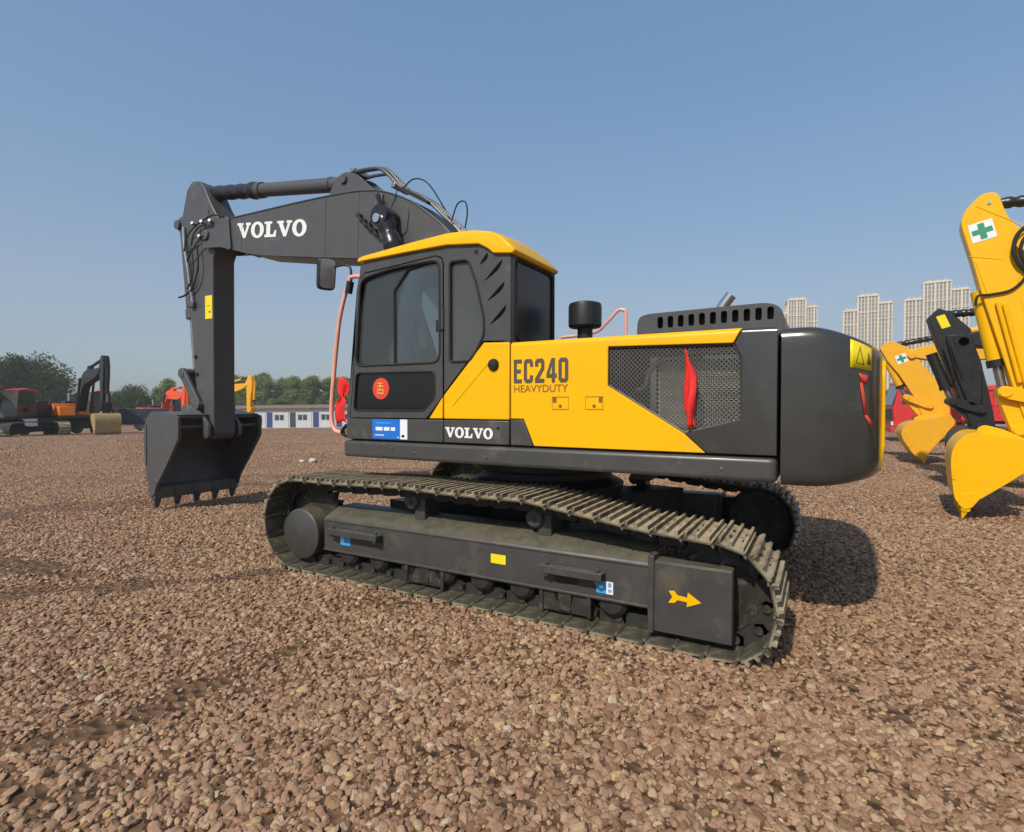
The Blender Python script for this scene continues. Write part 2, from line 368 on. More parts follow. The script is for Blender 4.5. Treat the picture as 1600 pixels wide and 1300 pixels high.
# loose stones: points by python, stones by geometry nodes (nobody could count them)
def gravel_points():
    P = []; S = []
    heading = math.atan2(math.cos(0.511), -math.sin(0.511))
    for r0, r1, dens, s0, s1 in ((0.5, 3.2, 2500, .006, .034), (3.2, 6.0, 1750, .008, .029), (6.0, 9.5, 1000, .011, .028), (9.5, 15, 560, .013, .027), (15, 26, 190, .015, .031), (26, 46, 40, .018, .040)):
        ang = R(54); n = int(dens*ang*(r1*r1-r0*r0))
        rr = np.sqrt(RNG.uniform(r0*r0, r1*r1, n)); aa = heading+RNG.uniform(-ang, ang, n)
        x = CAM.x+rr*np.cos(aa); y = CAM.y+rr*np.sin(aa)
        s = s0+(s1-s0)*RNG.beta(1.25, 3.0, n)
        # packed streaks left by wheels, where the stones are pressed into the soil
        t = x*0.42-y*0.91+0.25*np.sin(x*0.9)+0.2*np.sin(y*1.7+1)
        wave = np.sin(t*2.3)+0.5*np.sin(t*5.1+2+0.6*np.sin(x*.6+y*.4))+0.45*np.sin(x*1.3+y*0.7)*np.sin(y*1.1-x*.5)
        left = 1/(1+np.exp((x-0.2)*1.3))
        keep = (RNG.uniform(0, 1, n) > np.clip((wave-0.85)*2.2, 0, 0.95)*left) & (RNG.uniform(0, 1, n) > smooth(24, 46, rr))
        P.append(np.stack([x, y, gz(x, y)+s*RNG.uniform(-0.35, 0.40, n)], 1)[keep]); S.append(s[keep])
    P = np.concatenate(P); S = np.concatenate(S)
    # rolled lanes near the left edge where fines and soil show between few small stones
    lane = np.full(len(P), 9.0)
    for (ax, ay), (bx_, by), wd in (((-3.6, -3.4), (-2.66, -2.51), .16), ((-2.66, -2.51), (-1.91, -1.67), .11), ((-8.4, -2.4), (-6.85, -.19), .34), ((-.80, -4.2), (-.54, -3.55), .10), ((-.54, -3.55), (-.49, -3.01), .08), ((-.49, -3.01), (-.47, -2.3), .06), ((-9.5, 2.5), (-6.9, 3.2), .3), ((-6.4, 4.2), (-3.4, 5.2), .25)):
        d = np.array([bx_-ax, by-ay]); q = P[:, :2]-np.array([ax, ay]); t = np.clip((q@d)/(d@d), 0, 1)
        dist = np.linalg.norm(q-t[:, None]*d, axis=1)/wd+.45*np.sin(P[:, 0]*7+P[:, 1]*3)+.35*np.sin(P[:, 1]*11-P[:, 0]*5)
        lane = np.minimum(lane, dist)
    u = RNG.uniform(0, 1, len(P)); keep = (lane > 1.0) | (u < .22) | ((lane > .6) & (u < .45))
    S = np.where(lane < 1.0, S*.72, S)
    P, S = P[keep], S[keep]
    return P, S
GP, GS = gravel_points()
gm = bpy.data.meshes.new('gravel'); gm.from_pydata(GP.tolist(), [], [])
at = gm.attributes.new('stone_size', 'FLOAT', 'POINT'); at.data.foreach_set('value', GS.astype(np.float32))
gm.materials.append(MATS['stone'])
gravel = bpy.data.objects.new('gravel', gm); COL.objects.link(gravel)
tag(gravel, 'loose reddish brown crushed stone gravel covering the yard', 'gravel', kind='stuff')
def gravel_nodes():
    g = bpy.data.node_groups.new('gravel_nodes', 'GeometryNodeTree')
    g.interface.new_socket('Geometry', in_out='INPUT', socket_type='NodeSocketGeometry')
    g.interface.new_socket('Geometry', in_out='OUTPUT', socket_type='NodeSocketGeometry')
    n = g.nodes; l = g.links
    gi = n.new('NodeGroupInput'); go = n.new('NodeGroupOutput'); jn = n.new('GeometryNodeJoinGeometry')
    for k in range(7):
        ic = n.new('GeometryNodeMeshIcoSphere'); ic.inputs['Radius'].default_value = 1.0; ic.inputs['Subdivisions'].default_value = 2
        ps = n.new('GeometryNodeInputPosition')
        no = n.new('ShaderNodeTexNoise'); no.noise_dimensions = '4D'; no.inputs['W'].default_value = k*7.3; no.inputs['Scale'].default_value = 0.75; no.inputs['Detail'].default_value = 1.0
        vo = n.new('ShaderNodeTexVoronoi'); vo.voronoi_dimensions = '4D'; vo.inputs['W'].default_value = k*3.1; vo.inputs['Scale'].default_value = 0.9
        m1 = n.new('ShaderNodeMath'); m1.operation = 'MULTIPLY_ADD'; m1.inputs[1].default_value = 1.7; m1.inputs[2].default_value = -0.08
        m2 = n.new('ShaderNodeMath'); m2.operation = 'MULTIPLY_ADD'; m2.inputs[1].default_value = 0.75
        sc = n.new('ShaderNodeVectorMath'); sc.operation = 'SCALE'
        sp = n.new('GeometryNodeSetPosition'); tf = n.new('GeometryNodeTransform'); tf.inputs['Scale'].default_value = (1.0, 0.62+0.09*(k % 4), 0.42+0.07*(k % 3))
        sm = n.new('GeometryNodeSetMaterial'); sm.inputs['Material'].default_value = MATS['stone']
        sh = n.new('GeometryNodeSetShadeSmooth'); sh.inputs['Shade Smooth'].default_value = False
        gt = n.new('GeometryNodeGeometryToInstance')
        l.new(no.outputs[0], m1.inputs[0]); l.new(vo.outputs['Distance'], m2.inputs[0]); l.new(m1.outputs[0], m2.inputs[2])
        l.new(ps.outputs[0], sc.inputs[0]); l.new(m2.outputs[0], sc.inputs['Scale'])
        l.new(ic.outputs['Mesh'], sp.inputs['Geometry']); l.new(sc.outputs[0], sp.inputs['Position'])
        l.new(sp.outputs[0], tf.inputs[0]); l.new(tf.outputs[0], sm.inputs[0]); l.new(sm.outputs[0], sh.inputs[0]); l.new(sh.outputs[0], gt.inputs[0]); l.new(gt.outputs[0], jn.inputs[0])
    ip = n.new('GeometryNodeInstanceOnPoints'); ip.inputs['Pick Instance'].default_value = True
    ri = n.new('FunctionNodeRandomValue'); ri.data_type = 'INT'; ri.inputs[4].default_value = 0; ri.inputs[5].default_value = 6
    rv = n.new('FunctionNodeRandomValue'); rv.data_type = 'FLOAT_VECTOR'; rv.inputs[0].default_value = (-0.75, -0.75, 0); rv.inputs[1].default_value = (0.75, 0.75, 6.283)
    na_ = n.new('GeometryNodeInputNamedAttribute'); na_.data_type = 'FLOAT'; na_.inputs['Name'].default_value = 'stone_size'
    l.new(gi.outputs[0], ip.inputs['Points']); l.new(jn.outputs[0], ip.inputs['Instance']); l.new(ri.outputs[2], ip.inputs['Instance Index'])
    l.new(rv.outputs[0], ip.inputs['Rotation']); l.new(na_.outputs[0], ip.inputs['Scale']); l.new(ip.outputs[0], go.inputs[0])
    return g
md = gravel.modifiers.new('stones', 'NODES'); md.node_group = gravel_nodes()

# ------------------------------------------------------------------ lettering
def ell(cx, cy, rx, ry, n=28): return [(cx+rx*math.cos(2*math.pi*i/n), cy+ry*math.sin(2*math.pi*i/n)) for i in range(n)]
SERIF_V = ([(0, 1), (.64, 1), (.64, .85), (.52, .85), (.80, .33), (1.02, .85), (.90, .85), (.90, 1), (1.40, 1), (1.40, .85), (1.28, .85), (.86, 0), (.62, 0), (.14, .85), (0, .85)], [], 1.42)
SERIF_O = (ell(.66, .5, .65, .54), [ell(.66, .5, .28, .37)], 1.38)
SERIF_L = ([(0, 0), (1.10, 0), (1.16, .43), (1.00, .43), (.86, .16), (.56, .16), (.56, .85), (.74, .85), (.74, 1), (0, 1), (0, .85), (.18, .85), (.18, .16), (0, .16)], [], 1.22)
NUM = {'E': ([(0, 0), (.54, 0), (.54, .16), (.20, .16), (.20, .42), (.47, .42), (.47, .58), (.20, .58), (.20, .84), (.54, .84), (.54, 1), (0, 1)], [], .68),
       'C': ([(.12, 0), (.48, 0), (.6, .12), (.6, .32), (.41, .32), (.41, .16), (.20, .16), (.20, .84), (.41, .84), (.41, .68), (.6, .68), (.6, .88), (.48, 1), (.12, 1), (0, .88), (0, .12)], [], .74),
       '2': ([(0, 0), (.6, 0), (.6, .16), (.25, .16), (.6, .58), (.6, .88), (.48, 1), (.12, 1), (0, .88), (0, .68), (.20, .68), (.20, .84), (.40, .84), (.40, .62), (0, .17)], [], .74),
       '4': ([(.34, 0), (.53, 0), (.53, .2), (.64, .2), (.64, .36), (.53, .36), (.53, 1), (.32, 1), (0, .36), (0, .2), (.34, .2)], [[(.34, .36), (.34, .74), (.18, .36)]], .76),
       '0': ([(.12, 0), (.48, 0), (.6, .12), (.6, .88), (.48, 1), (.12, 1), (0, .88), (0, .12)], [[(.20, .16), (.40, .16), (.40, .84), (.20, .84)]], .72)}
def word(name, glyphs, mat, parent, p0, du, dv, y, th=0.004):
    """letters laid on a plane y = const; du is the word's width vector (x,z), dv its height vector"""
    tot = sum(g[2] for g in glyphs)-0.06; s = 0.0
    for out, holes, adv in glyphs:
        f = lambda p: (p[0]/tot, p[1])
        m = lambda p: (p0[0]+(s+p[0])/tot*du[0]+p[1]*dv[0], p0[1]+(s+p[0])/tot*du[1]+p[1]*dv[1])
        one(name, plate([m(p) for p in out], [[m(p) for p in h] for h in holes], y, y-th), mat, parent)
        s += adv
def label_text(name, s, mat, parent, x0, z0, wdt, hgt, y, bold=0.0):
    v, f = text_mesh(s, mat, bold)
    a = np.array(v); mn = a.min(0); mx = a.max(0)
    v = [(x0+(p[0]-mn[0])/(mx[0]-mn[0])*wdt, y-0.002-p[2]*0.3, z0+(p[1]-mn[1])/(mx[1]-mn[1])*hgt) for p in v]
    return one(name, (v, f), mat, parent)

# ------------------------------------------------------------------ the large excavator (swing centre at the origin, boom towards -x)
EX = thing('excavator', 'large black and yellow crawler excavator in the foreground, its cab towards the camera', 'excavator')
WORD = [SERIF_V, SERIF_O, SERIF_L, SERIF_V, SERIF_O]

# --- undercarriage
def track_path():
    pts = []
    cs, rs = (-1.84, 0.445), 0.405; ci, ri = (1.885, 0.378), 0.335
    for i in range(13):                                             # round the sprocket, bottom to top
        a = R(-90-i*15); pts.append((cs[0]+rs*math.cos(a), cs[1]+rs*math.sin(a)))
    for x, z in ((-1.3, .850), (-.95, .862), (-.58, .872), (-.1, .858), (.25, .858), (.58, .862), (1.0, .805), (1.4, .750)): pts.append((x, z))
    for i in range(7):
        a = R(90-i*15); pts.append((ci[0]+ri*math.cos(a), ci[1]+ri*math.sin(a)))
    pts += [(2.222, .30), (2.172, .140), (2.030, .044), (1.90, .036)]
    P = [Vector(p) for p in pts]+[Vector(pts[0])]
    d = [0]
    for i in range(len(P)-1): d.append(d[-1]+(P[i+1]-P[i]).length)
    n = round(d[-1]/0.190); out = []
    for k in range(n):
        s = d[-1]*k/n; i = max(j for j in range(len(d)-1) if d[j] <= s)
        t = (s-d[i])/(d[i+1]-d[i]); p = P[i].lerp(P[i+1], t)
        s2 = (s+0.095) % d[-1]; s1 = (s-0.095) % d[-1]
        def at_(q):
            i = max(j for j in range(len(d)-1) if d[j] <= q); return P[i].lerp(P[i+1], (q-d[i])/(d[i+1]-d[i]))
        tg = (at_(s2)-at_(s1)).normalized(); out.append((p, math.atan2(tg.y, tg.x)))
    return out
TRK = track_path()
tf = one('track_frame', prism([(-1.49, .225), (-1.49, .505), (-1.475, .525), (-1.31, .60), (-1.10, .60), (-1.06, .40), (-1.10, .225)], -1.55, 1.48, 'x'), 'frame', EX, bevel=0.008)
one('frame_rib', box(-1.55, 1.48, -1.497, -1.487, .222, .240), 'frame', tf, bevel=0.003)
one('frame_rib', box(-1.55, 1.48, -1.497, -1.487, .492, .508), 'frame', tf, bevel=0.003)
mb = MB()
mb.add(box(-.088, .088, -.30, .30, .006, .017), 'shoe'); mb.add(box(-.088, .088, -.298, .298, -.004, .0058), 'shoe_inner')
for gx in (-.075, -.008, .060): mb.add(prism([(gx-.014, .015), (gx+.014, .015), (gx+.009, .046), (gx-.007, .046)], -.30, .30), 'shoe')
mb.add(prism([(.082, .010), (.100, -.008), (.100, -.022), (.082, -.012)], -.298, .298), 'shoe_inner')
shoe_mesh = mb.mesh('track_shoe', 'shoe')
mb = MB()
for s in (-1, 1):
    mb.add(prism([(-.105, -.02), (-.105, -.075), (-.05, -.105), (.06, -.10), (.10, -.075), (.10, -.02), (.05, -.004), (-.05, -.004)], s*.085-.022, s*.085+.022))
mb.add(cyl((-.06, -.125, -.055), (-.06, .125, -.055), .026, 10))
for bx_ in (-.03, .05):
    for s in (-1, 1): mb.add(cyl((bx_, s*.085, .016), (bx_, s*.085, .030), .013, 6))
link_mesh = mb.mesh('chain_link', 'chain')
for p, a in TRK:
    for me, nm in ((shoe_mesh, 'track_shoe'), (link_mesh, 'chain_link')):
        o = bpy.data.objects.new(nm, me); COL.objects.link(o); o.parent = tf
        o.location = (p.x, -1.295, p.y); o.rotation_euler = (0, -a, 0)
rol = None
for i in range(8):
    x = -1.28+i*0.355
    if rol is None:
        rol = one('track_roller', lathe([(.03, -.20), (.075, -.20), (.105, -.17), (.105, -.10), (.08, -.085), (.08, .085), (.105, .10), (.105, .17), (.075, .20), (.03, .20)], 18, Matrix.Rotation(R(90), 4, 'X')), 'chain', tf)
        rol.location = (x, -1.27, .205)
    else: inst(rol, (x, -1.27, .205))
for x in (-.40, .86):
    g = MB().add(box(x-.20, x+.20, -1.47, -1.44, .075, .235)).add(box(x-.20, x-.17, -1.485, -1.40, .07, .235)).add(box(x+.17, x+.20, -1.485, -1.40, .07, .235)).add(box(x-.05, x+.05, -1.482, -1.44, .09, .235))
    g.build('roller_guard', 'chain', tf, bevel=0.004)
for x, z in ((-.61, .735), (.57, .705)):
    m_ = MB().add(lathe([(.02, .0), (.055, .0), (.07, -.012), (.07, -.05), (.062, -.05), (.062, -.26), (.02, -.26)], 20, MYAX(x, -1.40, z)))
    m_.add(lathe([(.0, .014), (.018, .012), (.022, .0)], 8, MYAX(x, -1.40, z)))
    m_.add(box(x+.02, x+.13, -1.36, -1.16, .58, z+.03))
    m_.build('carrier_roller', 'frame', tf, bevel=0.003)
# travel motor cover, sprocket, idler
mm = MB().add(lathe([(.0, .002), (.06, .002), (.065, .0), (.222, .0), (.236, -.010), (.238, -.03), (.238, -.24), (.262, -.25), (.262, -.42)], 40, MYAX(-1.86, -1.50, .335)))
mm.build('travel_motor_cover', 'frame', tf)
sp = MB(); spro = []
for k in range(23*4):
    a = 2*math.pi*k/(23*4); spro.append((-1.84+(.36 if k % 4 in (0, 1) else .315)*math.cos(a), .445+(.36 if k % 4 in (0, 1) else .315)*math.sin(a)))
sp.add(prism(spro, -1.33, -1.26)); sp.build('sprocket', 'chain', tf)
idl = MB().add(lathe([(.05, .0), (.18, .0), (.20, -.012), (.285, -.012), (.30, .0), (.315, -.03), (.315, -.06), (.345, -.07), (.345, -.13), (.315, -.14), (.315, -.20), (.05, -.20)], 40, MYAX(1.885, -1.34, .378) @ Matrix.Diagonal((.90, .90, 1, 1))))
idl.add(lathe([(.0, .05), (.06, .05), (.075, .035), (.075, 0)], 20, MYAX(1.885, -1.34, .378)))
idl.build('idler_wheel', 'chain', tf)
gp = MB().add(box(1.495, 1.985, -1.525, -1.505, .095, .545)).add(box(1.495, 1.985, -1.505, -1.36, .530, .548)).add(box(1.472, 1.512, -1.540, -1.20, .085, .585))
gp.add(box(1.965, 1.988, -1.505, -1.45, .10, .530))
gp.build('idler_guard', 'frame', tf, bevel=0.006)
for x0, x1, z in ((-1.43, -.83, .425), (.70, 1.17, .40)):
    s_ = MB().add(box(x0, x1, -1.575, -1.505, z, z+.020)).add(box(x0, x1, -1.582, -1.572, z-.028, z+.024))
    for x in (x0+.04, x1-.05): s_.add(box(x, x+.03, -1.57, -1.492, z-.05, z)); s_.add(cyl((x+.01, -1.54, z+.02), (x+.01, -1.54, z+.045), .013, 8))
    s_.build('step', 'frame', tf, bevel=0.003)
one('slot_shade', prism(rnd([(.80, .285), (.98, .300), (.96, .345), (.78, .345)], .03), -1.491, -1.4935), 'black', tf)  # black patch painted for the shade inside a slot; frame is not cut
# arrow and stickers on the side frame
arrow = [(1.605, .372), (1.640, .378), (1.660, .352), (1.720, .347), (1.724, .380), (1.805, .327), (1.717, .288), (1.719, .318), (1.660, .322), (1.640, .300), (1.602, .296), (1.628, .337)]
one('arrow_decal', prism(arrow, -1.5255, -1.5275), 'yellow', tf)
def sticker(name, x0, x1, z0, z1, y, mat, parent, extra=(), th=0.0025):
    o = one(name, box(x0, x1, y-th, y, z0, z1), mat, parent)
    for k, (u0, u1, v0, v1, m2) in enumerate(extra):
        one('print', box(x0+(x1-x0)*u0, x0+(x1-x0)*u1, y-th*1.6, y-th*1.02, z0+(z1-z0)*v0, z0+(z1-z0)*v1), m2, parent)
    return o
sticker('blue_sticker', -1.335, -1.215, .295, .395, -1.4905, 'sticker_sky', tf, [(0, .32, .25, 1, 'sticker_white'), (.10, .22, .45, .8, 'sticker_blue')])
sticker('blue_sticker', 1.105, 1.225, .270, .355, -1.4905, 'sticker_sky', tf, [(.60, 1, 0, 1, 'sticker_white'), (.70, .90, .55, .9, 'sticker_blue'), (.70, .92, .12, .4, 'sticker_sky'), (.18, .40, .40, .6, 'sticker_white')])
sticker('yellow_sticker', .255, .385, .355, .425, -1.4905, 'sticker_yellow', tf)
far = copy_tree(tf, EX); far.scale = (1, -1, 1)
cb = MB()
cb.add(lathe([(.62, .42), (.72, .50), (.78, .80), (.66, .86), (.66, .93), (.74, .94), (.74, 1.06), (.5, 1.07)], 40))
for sx in (-1, 1):
    for sy in (-1, 1):
        cb.add(prism([(sx*.15, sy*.3), (sx*.5, sy*.05), (sx*1.15, sy*1.05), (sx*.75, sy*1.15)], .36, .66, 'z'))
cb.build('carbody', 'black', EX, bevel=0.01)
one('underside_bracket', box(1.05, 1.22, -.55, -.35, .93, 1.09), 'black', EX, bevel=.008)

# --- revolving deck
YS = -1.40
dk = MB().add(prism(rnd([(-1.40, -1.40), (2.215, -1.40), (2.215, 1.40), (-1.40, 1.40)], .05, 4), 1.085, 1.235, 'z'))
deck = dk.build('deck_skirt', 'grey', EX, bevel=0.028, seg=4)
for x, z in ((-.55, 1.155), (-.80, 1.19), (-.98, 1.185), (.15, 1.15), (1.9, 1.16)):
    one('bolt', cyl((x, -1.398, z), (x, -1.408, z), .010, 8), 'steel', deck)
one('house_core', box(.42, 1.10, -1.33, 1.38, 1.236, 1.99), 'black', EX)
one('engine_block', box(1.11, 2.20, -1.02, 1.38, 1.236, 1.99), 'black', EX, bevel=.01)
# lower grey valance, three panels
def panel(name, poly, mat, parent=EX, y0=-1.34, y1=YS, bevel=0.006, seg=2):
    return one(name, prism(poly, y0, y1), mat, parent, bevel=bevel, seg=seg)
panel('lower_panel', [(-1.35, 1.25), (-.262, 1.25), (-.262, 1.435), (-1.345, 1.435)], 'grey')
panel('lower_panel', [(-.254, 1.25), (.362, 1.25), (.362, 1.435), (-.254, 1.435)], 'grey')
panel('lower_panel', [(.375, 1.25), (.567, 1.25), (.482, 1.447), (.375, 1.447)], 'grey')
word('lettering', WORD, 'white_letter', EX, (-.235, 1.295), (.455, -.004), (0, .082), YS-.0005)
one('lock', cyl((.265, YS, 1.378), (.265, YS-.006, 1.378), .012, 10), 'black', EX)
# yellow panels, top edges rounded over
def round_top(vf, ztop, mat, name, parent=EX, r=0.035):
    o = one(name, vf, mat, parent)
    me = o.data; bm = bmesh.new(); bm.from_mesh(me)
    ed = [e for e in bm.edges if all(v.co.y < YS+.004 and v.co.z > ztop-.035 for v in e.verts)]
    bmesh.ops.bevel(bm, geom=ed, offset=r, segments=5, affect='EDGES', profile=.5); bmesh.ops.recalc_face_normals(bm, faces=bm.faces)
    bm.to_mesh(me); bm.free(); me.polygons.foreach_set('use_smooth', [True]*len(me.polygons)); me.set_sharp_from_angle(angle=R(32))
    b = o.modifiers.new('bevel', 'BEVEL'); b.width = .005; b.segments = 2; b.limit_method = 'ANGLE'; b.angle_limit = R(40)
    return o
side_panel = round_top(prism([(.377, 1.452), (.487, 1.452), (.575, 1.25), (1.80, 1.25), (1.665, 1.372), (1.147, 1.69), (1.15, 1.962), (1.962, 1.942), (2.012, 2.035), (.377, 2.035)], -1.33, YS), 2.035, 'yellow', 'side_panel')
rear_panel = round_top(prism([(1.81, 1.25), (2.212, 1.25), (2.212, 2.032), (2.02, 2.034), (1.970, 1.942), (2.012, 1.845), (2.012, 1.46), (1.672, 1.374)], -1.33, YS), 2.032, 'grey_gloss', 'rear_side_panel')
one('storage_panel', prism([(-.253, 1.442), (.365, 1.442), (.365, 2.035), (.132, 2.045), (-.253, 1.637)], -1.34, YS), 'yellow', EX, bevel=.010, seg=3)
one('top_deck', box(.40, 2.21, -1.36, 1.395, 1.995, 2.028), 'grey', EX, bevel=.008)
one('far_side_panel', box(.40, 2.21, 1.34, 1.40, 1.25, 1.99), 'grey', EX, bevel=.008)
word('lettering', [NUM[c] for c in 'EC240'], 'grey_letter', EX, (.405, 1.722), (.455, 0), (0, .178), YS-.0005)
label_text('lettering', 'HEAVYDUTY', 'brown_letter', EX, .408, 1.652, .442, .054, YS)
one('latch', lathe([(.0, .032), (.035, .028), (.046, .014), (.048, .0)], 24, MYAX(.225, YS, 1.868)), 'black', EX)
one('pressed_crease', tube([(.19, YS-.001, 1.895), (-.16, YS-.001, 1.555)], .004, 6), 'yellow', EX)
for x0 in (.725, .985):
    lb = MB()
    pts = [(x0, YS-.001, 1.525), (x0+.13, YS-.001, 1.525), (x0+.13, YS-.001, 1.615), (x0, YS-.001, 1.615)]
    lb.add(tube(pts, .0028, 5, closed=True)); lb.build('lock_recess', 'brown_letter', EX)
    one('lock', box(x0+(.005 if x0 < .9 else .10), x0+(.035 if x0 < .9 else .125), YS-.004, YS, 1.575, 1.612), 'brown_letter', EX)
    one('lock', cyl((x0+.065, YS, 1.55), (x0+.065, YS-.006, 1.55), .012, 10), 'brown_letter', EX)
# expanded-metal grille and the radiator behind it
GR = [(1.15, 1.955), (1.958, 1.936), (2.006, 1.842), (2.006, 1.464), (1.668, 1.378), (1.152, 1.694)]
def inside(p, poly):
    c = False; k = len(poly)
    for i in range(k):
        a, b = poly[i], poly[(i+1) % k]
        if (a[1] > p[1]) != (b[1] > p[1]) and p[0] < (b[0]-a[0])*(p[1]-a[1])/(b[1]-a[1])+a[0]: c = not c
    return c
gv = []; gf = []; px, pz = .0300, .0205; row = 0; z = 1.37
while z < 1.97:
    x = 1.14+(px/2 if row % 2 else 0)
    while x < 2.02:
        if inside((x, z), inset(GR, -.006)):
            o = len(gv)
            for sc_ in (1.0, .79):
                for dx, dz in ((-.5, 0), (-.25, .66), (.25, .66), (.5, 0), (.25, -.66), (-.25, -.66)):
                    gv.append((x+dx*px*sc_*1.02, -1.372, z+dz*pz*sc_*1.0))
            for dx, dz in ((-.5, 0), (-.25, .66), (.25, .66), (.5, 0), (.25, -.66), (-.25, -.66)): gv.append((x+dx*px*.77, -1.366, z+dz*pz*.77))
            for i in range(6):
                gf.append((o+i, o+(i+1) % 6, o+6+(i+1) % 6, o+6+i)); gf.append((o+6+i, o+6+(i+1) % 6, o+12+(i+1) % 6, o+12+i))
        x += px
    z += pz*.75; row += 1
gr = one('side_grille', (gv, gf), 'mesh_grey', EX); tag(gr, kind='stuff')
one('grille_rim', tube([(p[0], -1.378, p[1]) for p in inset(GR, -.002)], .008, 6, closed=True), 'grey', EX)
rd = MB()
for i in range(34): rd.add(box(1.46, 2.00, -1.215, -1.205, 1.40+i*.0135, 1.4065+i*.0135))
rad = one('radiator_core', box(1.45, 2.02, -1.20, -1.12, 1.27, 1.87), 'radiator', EX)
tag(rd.build('cooling_fins', 'radiator', rad), kind='stuff')
one('radiator_frame', plate([(1.40, 1.27), (2.03, 1.27), (2.03, 1.89), (1.40, 1.89)], [rnd([(1.445, 1.30), (2.01, 1.30), (2.01, 1.855), (1.445, 1.855)], .03)], -1.235, -1.19), 'steel', rad, bevel=.004)
one('coolant_pipe', tube(smoothpath([(1.30, -1.22, 1.66), (1.36, -1.23, 1.68), (1.40, -1.24, 1.80), (1.50, -1.25, 1.87), (1.75, -1.25, 1.875)]), .018, 8), 'steel', EX)
one('engine_cover_strip', box(1.62, 2.0, -1.20, -1.15, 1.90, 1.925), 'tower_pale', EX)
# --- counterweight
def cw_plan(n=16):
    xs, xr, yr = 2.33, 2.775, -.82; e = 2.35; P = [(2.232, -1.40, 0, -1)]
    for i in range(n+1):
        t = math.pi/2*i/n; P.append([xs+(xr-xs)*math.sin(t)**(2/e), yr+(-1.40-yr)*math.cos(t)**(2/e), 0, 0])
    for y in (-.6, -.3, 0): P.append([2.775+.025*(1-(y/.8)**2), y, 0, 0])
    H = [list(p) for p in P]
    full = H+[[p[0], -p[1], 0, 0] for p in reversed(H[:-1])]
    for i, p in enumerate(full):
        a = full[max(i-1, 0)]; b = full[min(i+1, len(full)-1)]; t = Vector((b[0]-a[0], b[1]-a[1])).normalized(); p[2], p[3] = t.y, -t.x
    full[0][2:] = [0, -1]; full[-1][2:] = [0, 1]
    return full
CWP = [list(p) for p in cw_plan()]
rings = [(1.068, .10), (1.073, .055), (1.086, .028), (1.112, .009), (1.15, .001), (1.22, 0), (1.90, 0), (1.955, .002), (1.988, .010), (2.008, .027), (2.019, .052), (2.022, .09)]
cv = []; cf = []; k = len(CWP)
for z, d in rings:
    for x, y, nx, ny in CWP:
        q = max(0.0, (x-2.38)/.42)**1.5; zz = z-.13*q*max(0.0, (z-1.5)/.52)**1.5+.05*q*max(0.0, (1.3-z)/.23)**1.5      # casting tapers towards the tail
        cv.append((max(2.232, x-nx*d), y-ny*d, zz))
for i in range(len(rings)-1):
    for j in range(k-1): cf.append((i*k+j, i*k+j+1, (i+1)*k+j+1, (i+1)*k+j))
    cf.append((i*k+k-1, i*k, (i+1)*k, (i+1)*k+k-1))
cf += [tuple(range(k-1, -1, -1)), tuple((len(rings)-1)*k+j for j in range(k))]
cw = one('counterweight', (cv, cf), 'grey_gloss', EX, angle=50)
def cw_pt(s, z, off=0.0035):
    """point on the counterweight's side, s = distance round it from its front edge"""
    acc = 0
    for i in range(k-1):
        a, b = CWP[i], CWP[i+1]; d = math.hypot(b[0]-a[0], b[1]-a[1])
        if acc+d >= s or i == k-2:
            t = (s-acc)/d; x = a[0]+(b[0]-a[0])*t; y = a[1]+(b[1]-a[1])*t; nx = a[2]+(b[2]-a[2])*t; ny = a[3]+(b[3]-a[3])*t
            return (x+nx*off, y+ny*off, z)
        acc += d
def cw_patch(name, quad, mat, off=.0035, n=8, parent=None):
    """quad: four (s,z) corners, laid on the curved side"""
    v = []; f = []
    for i in range(n+1):
        for j in range(3):
            t = i/n; q = j/2
            a = Vector(quad[0]).lerp(Vector(quad[1]), t); b = Vector(quad[3]).lerp(Vector(quad[2]), t); p = a.lerp(b, q)
            v.append(cw_pt(p.x, p.y, off))
    for i in range(n):
        for j in range(2): f.append((i*3+j, (i+1)*3+j, (i+1)*3+j+1, i*3+j+1))
    o = one(name, (v, f), mat, parent or cw, angle=80)
    sd = o.modifiers.new('thick', 'SOLIDIFY'); sd.thickness = .002; sd.offset = 0
    return o
cw_patch('warning_sticker', [(.366, 1.775), (.540, 1.752), (.540, 1.885), (.366, 1.937)], 'sticker_yellow')
tri = [(.400, 1.800), (.462, 1.790), (.430, 1.895)]
for i in range(3):
    a, b = tri[i], tri[(i+1) % 3]; d = Vector((b[0]-a[0], b[1]-a[1])).normalized(); nrm = (-d.y*.004, d.x*.004)
    cw_patch('print', [(a[0], a[1]), (b[0], b[1]), (b[0]+nrm[0], b[1]+nrm[1]), (a[0]+nrm[0], a[1]+nrm[1])], 'brown_letter', .0060, 3)
cw_patch('print', [(.485, 1.795), (.525, 1.790), (.505, 1.860), (.497, 1.860)], 'brown_letter', .0060, 2)
cw_patch('red_decal', [(.425, 1.742), (.500, 1.728), (.498, 1.680), (.452, 1.690)], 'red_decal', .0035, 4)
cw_patch('red_decal', [(.434, 1.688), (.456, 1.686), (.500, 1.500), (.474, 1.500)], 'red_decal', .0035, 4)
cw_patch('red_decal', [(.474, 1.498), (.500, 1.498), (.565, 1.445), (.545, 1.408)], 'red_decal', .0035, 4)
pv = []
for z in (1.13, 1.30, 1.70, 1.84):
    for y in (-.80, -.6, -.3, 0, .3, .6, .80): pv.append((2.775+.025*(1-(y/.8)**2)+(.016 if 1.2 < z < 1.9 else -.004), y, z))
pf = [(i*7+j, i*7+j+1, (i+1)*7+j+1, (i+1)*7+j) for i in range(3) for j in range(6)]
tp = one('rear_trim', (pv, pf), 'yellow', cw, angle=60); sd = tp.modifiers.new('thick', 'SOLIDIFY'); sd.thickness = .02; sd.offset = 0
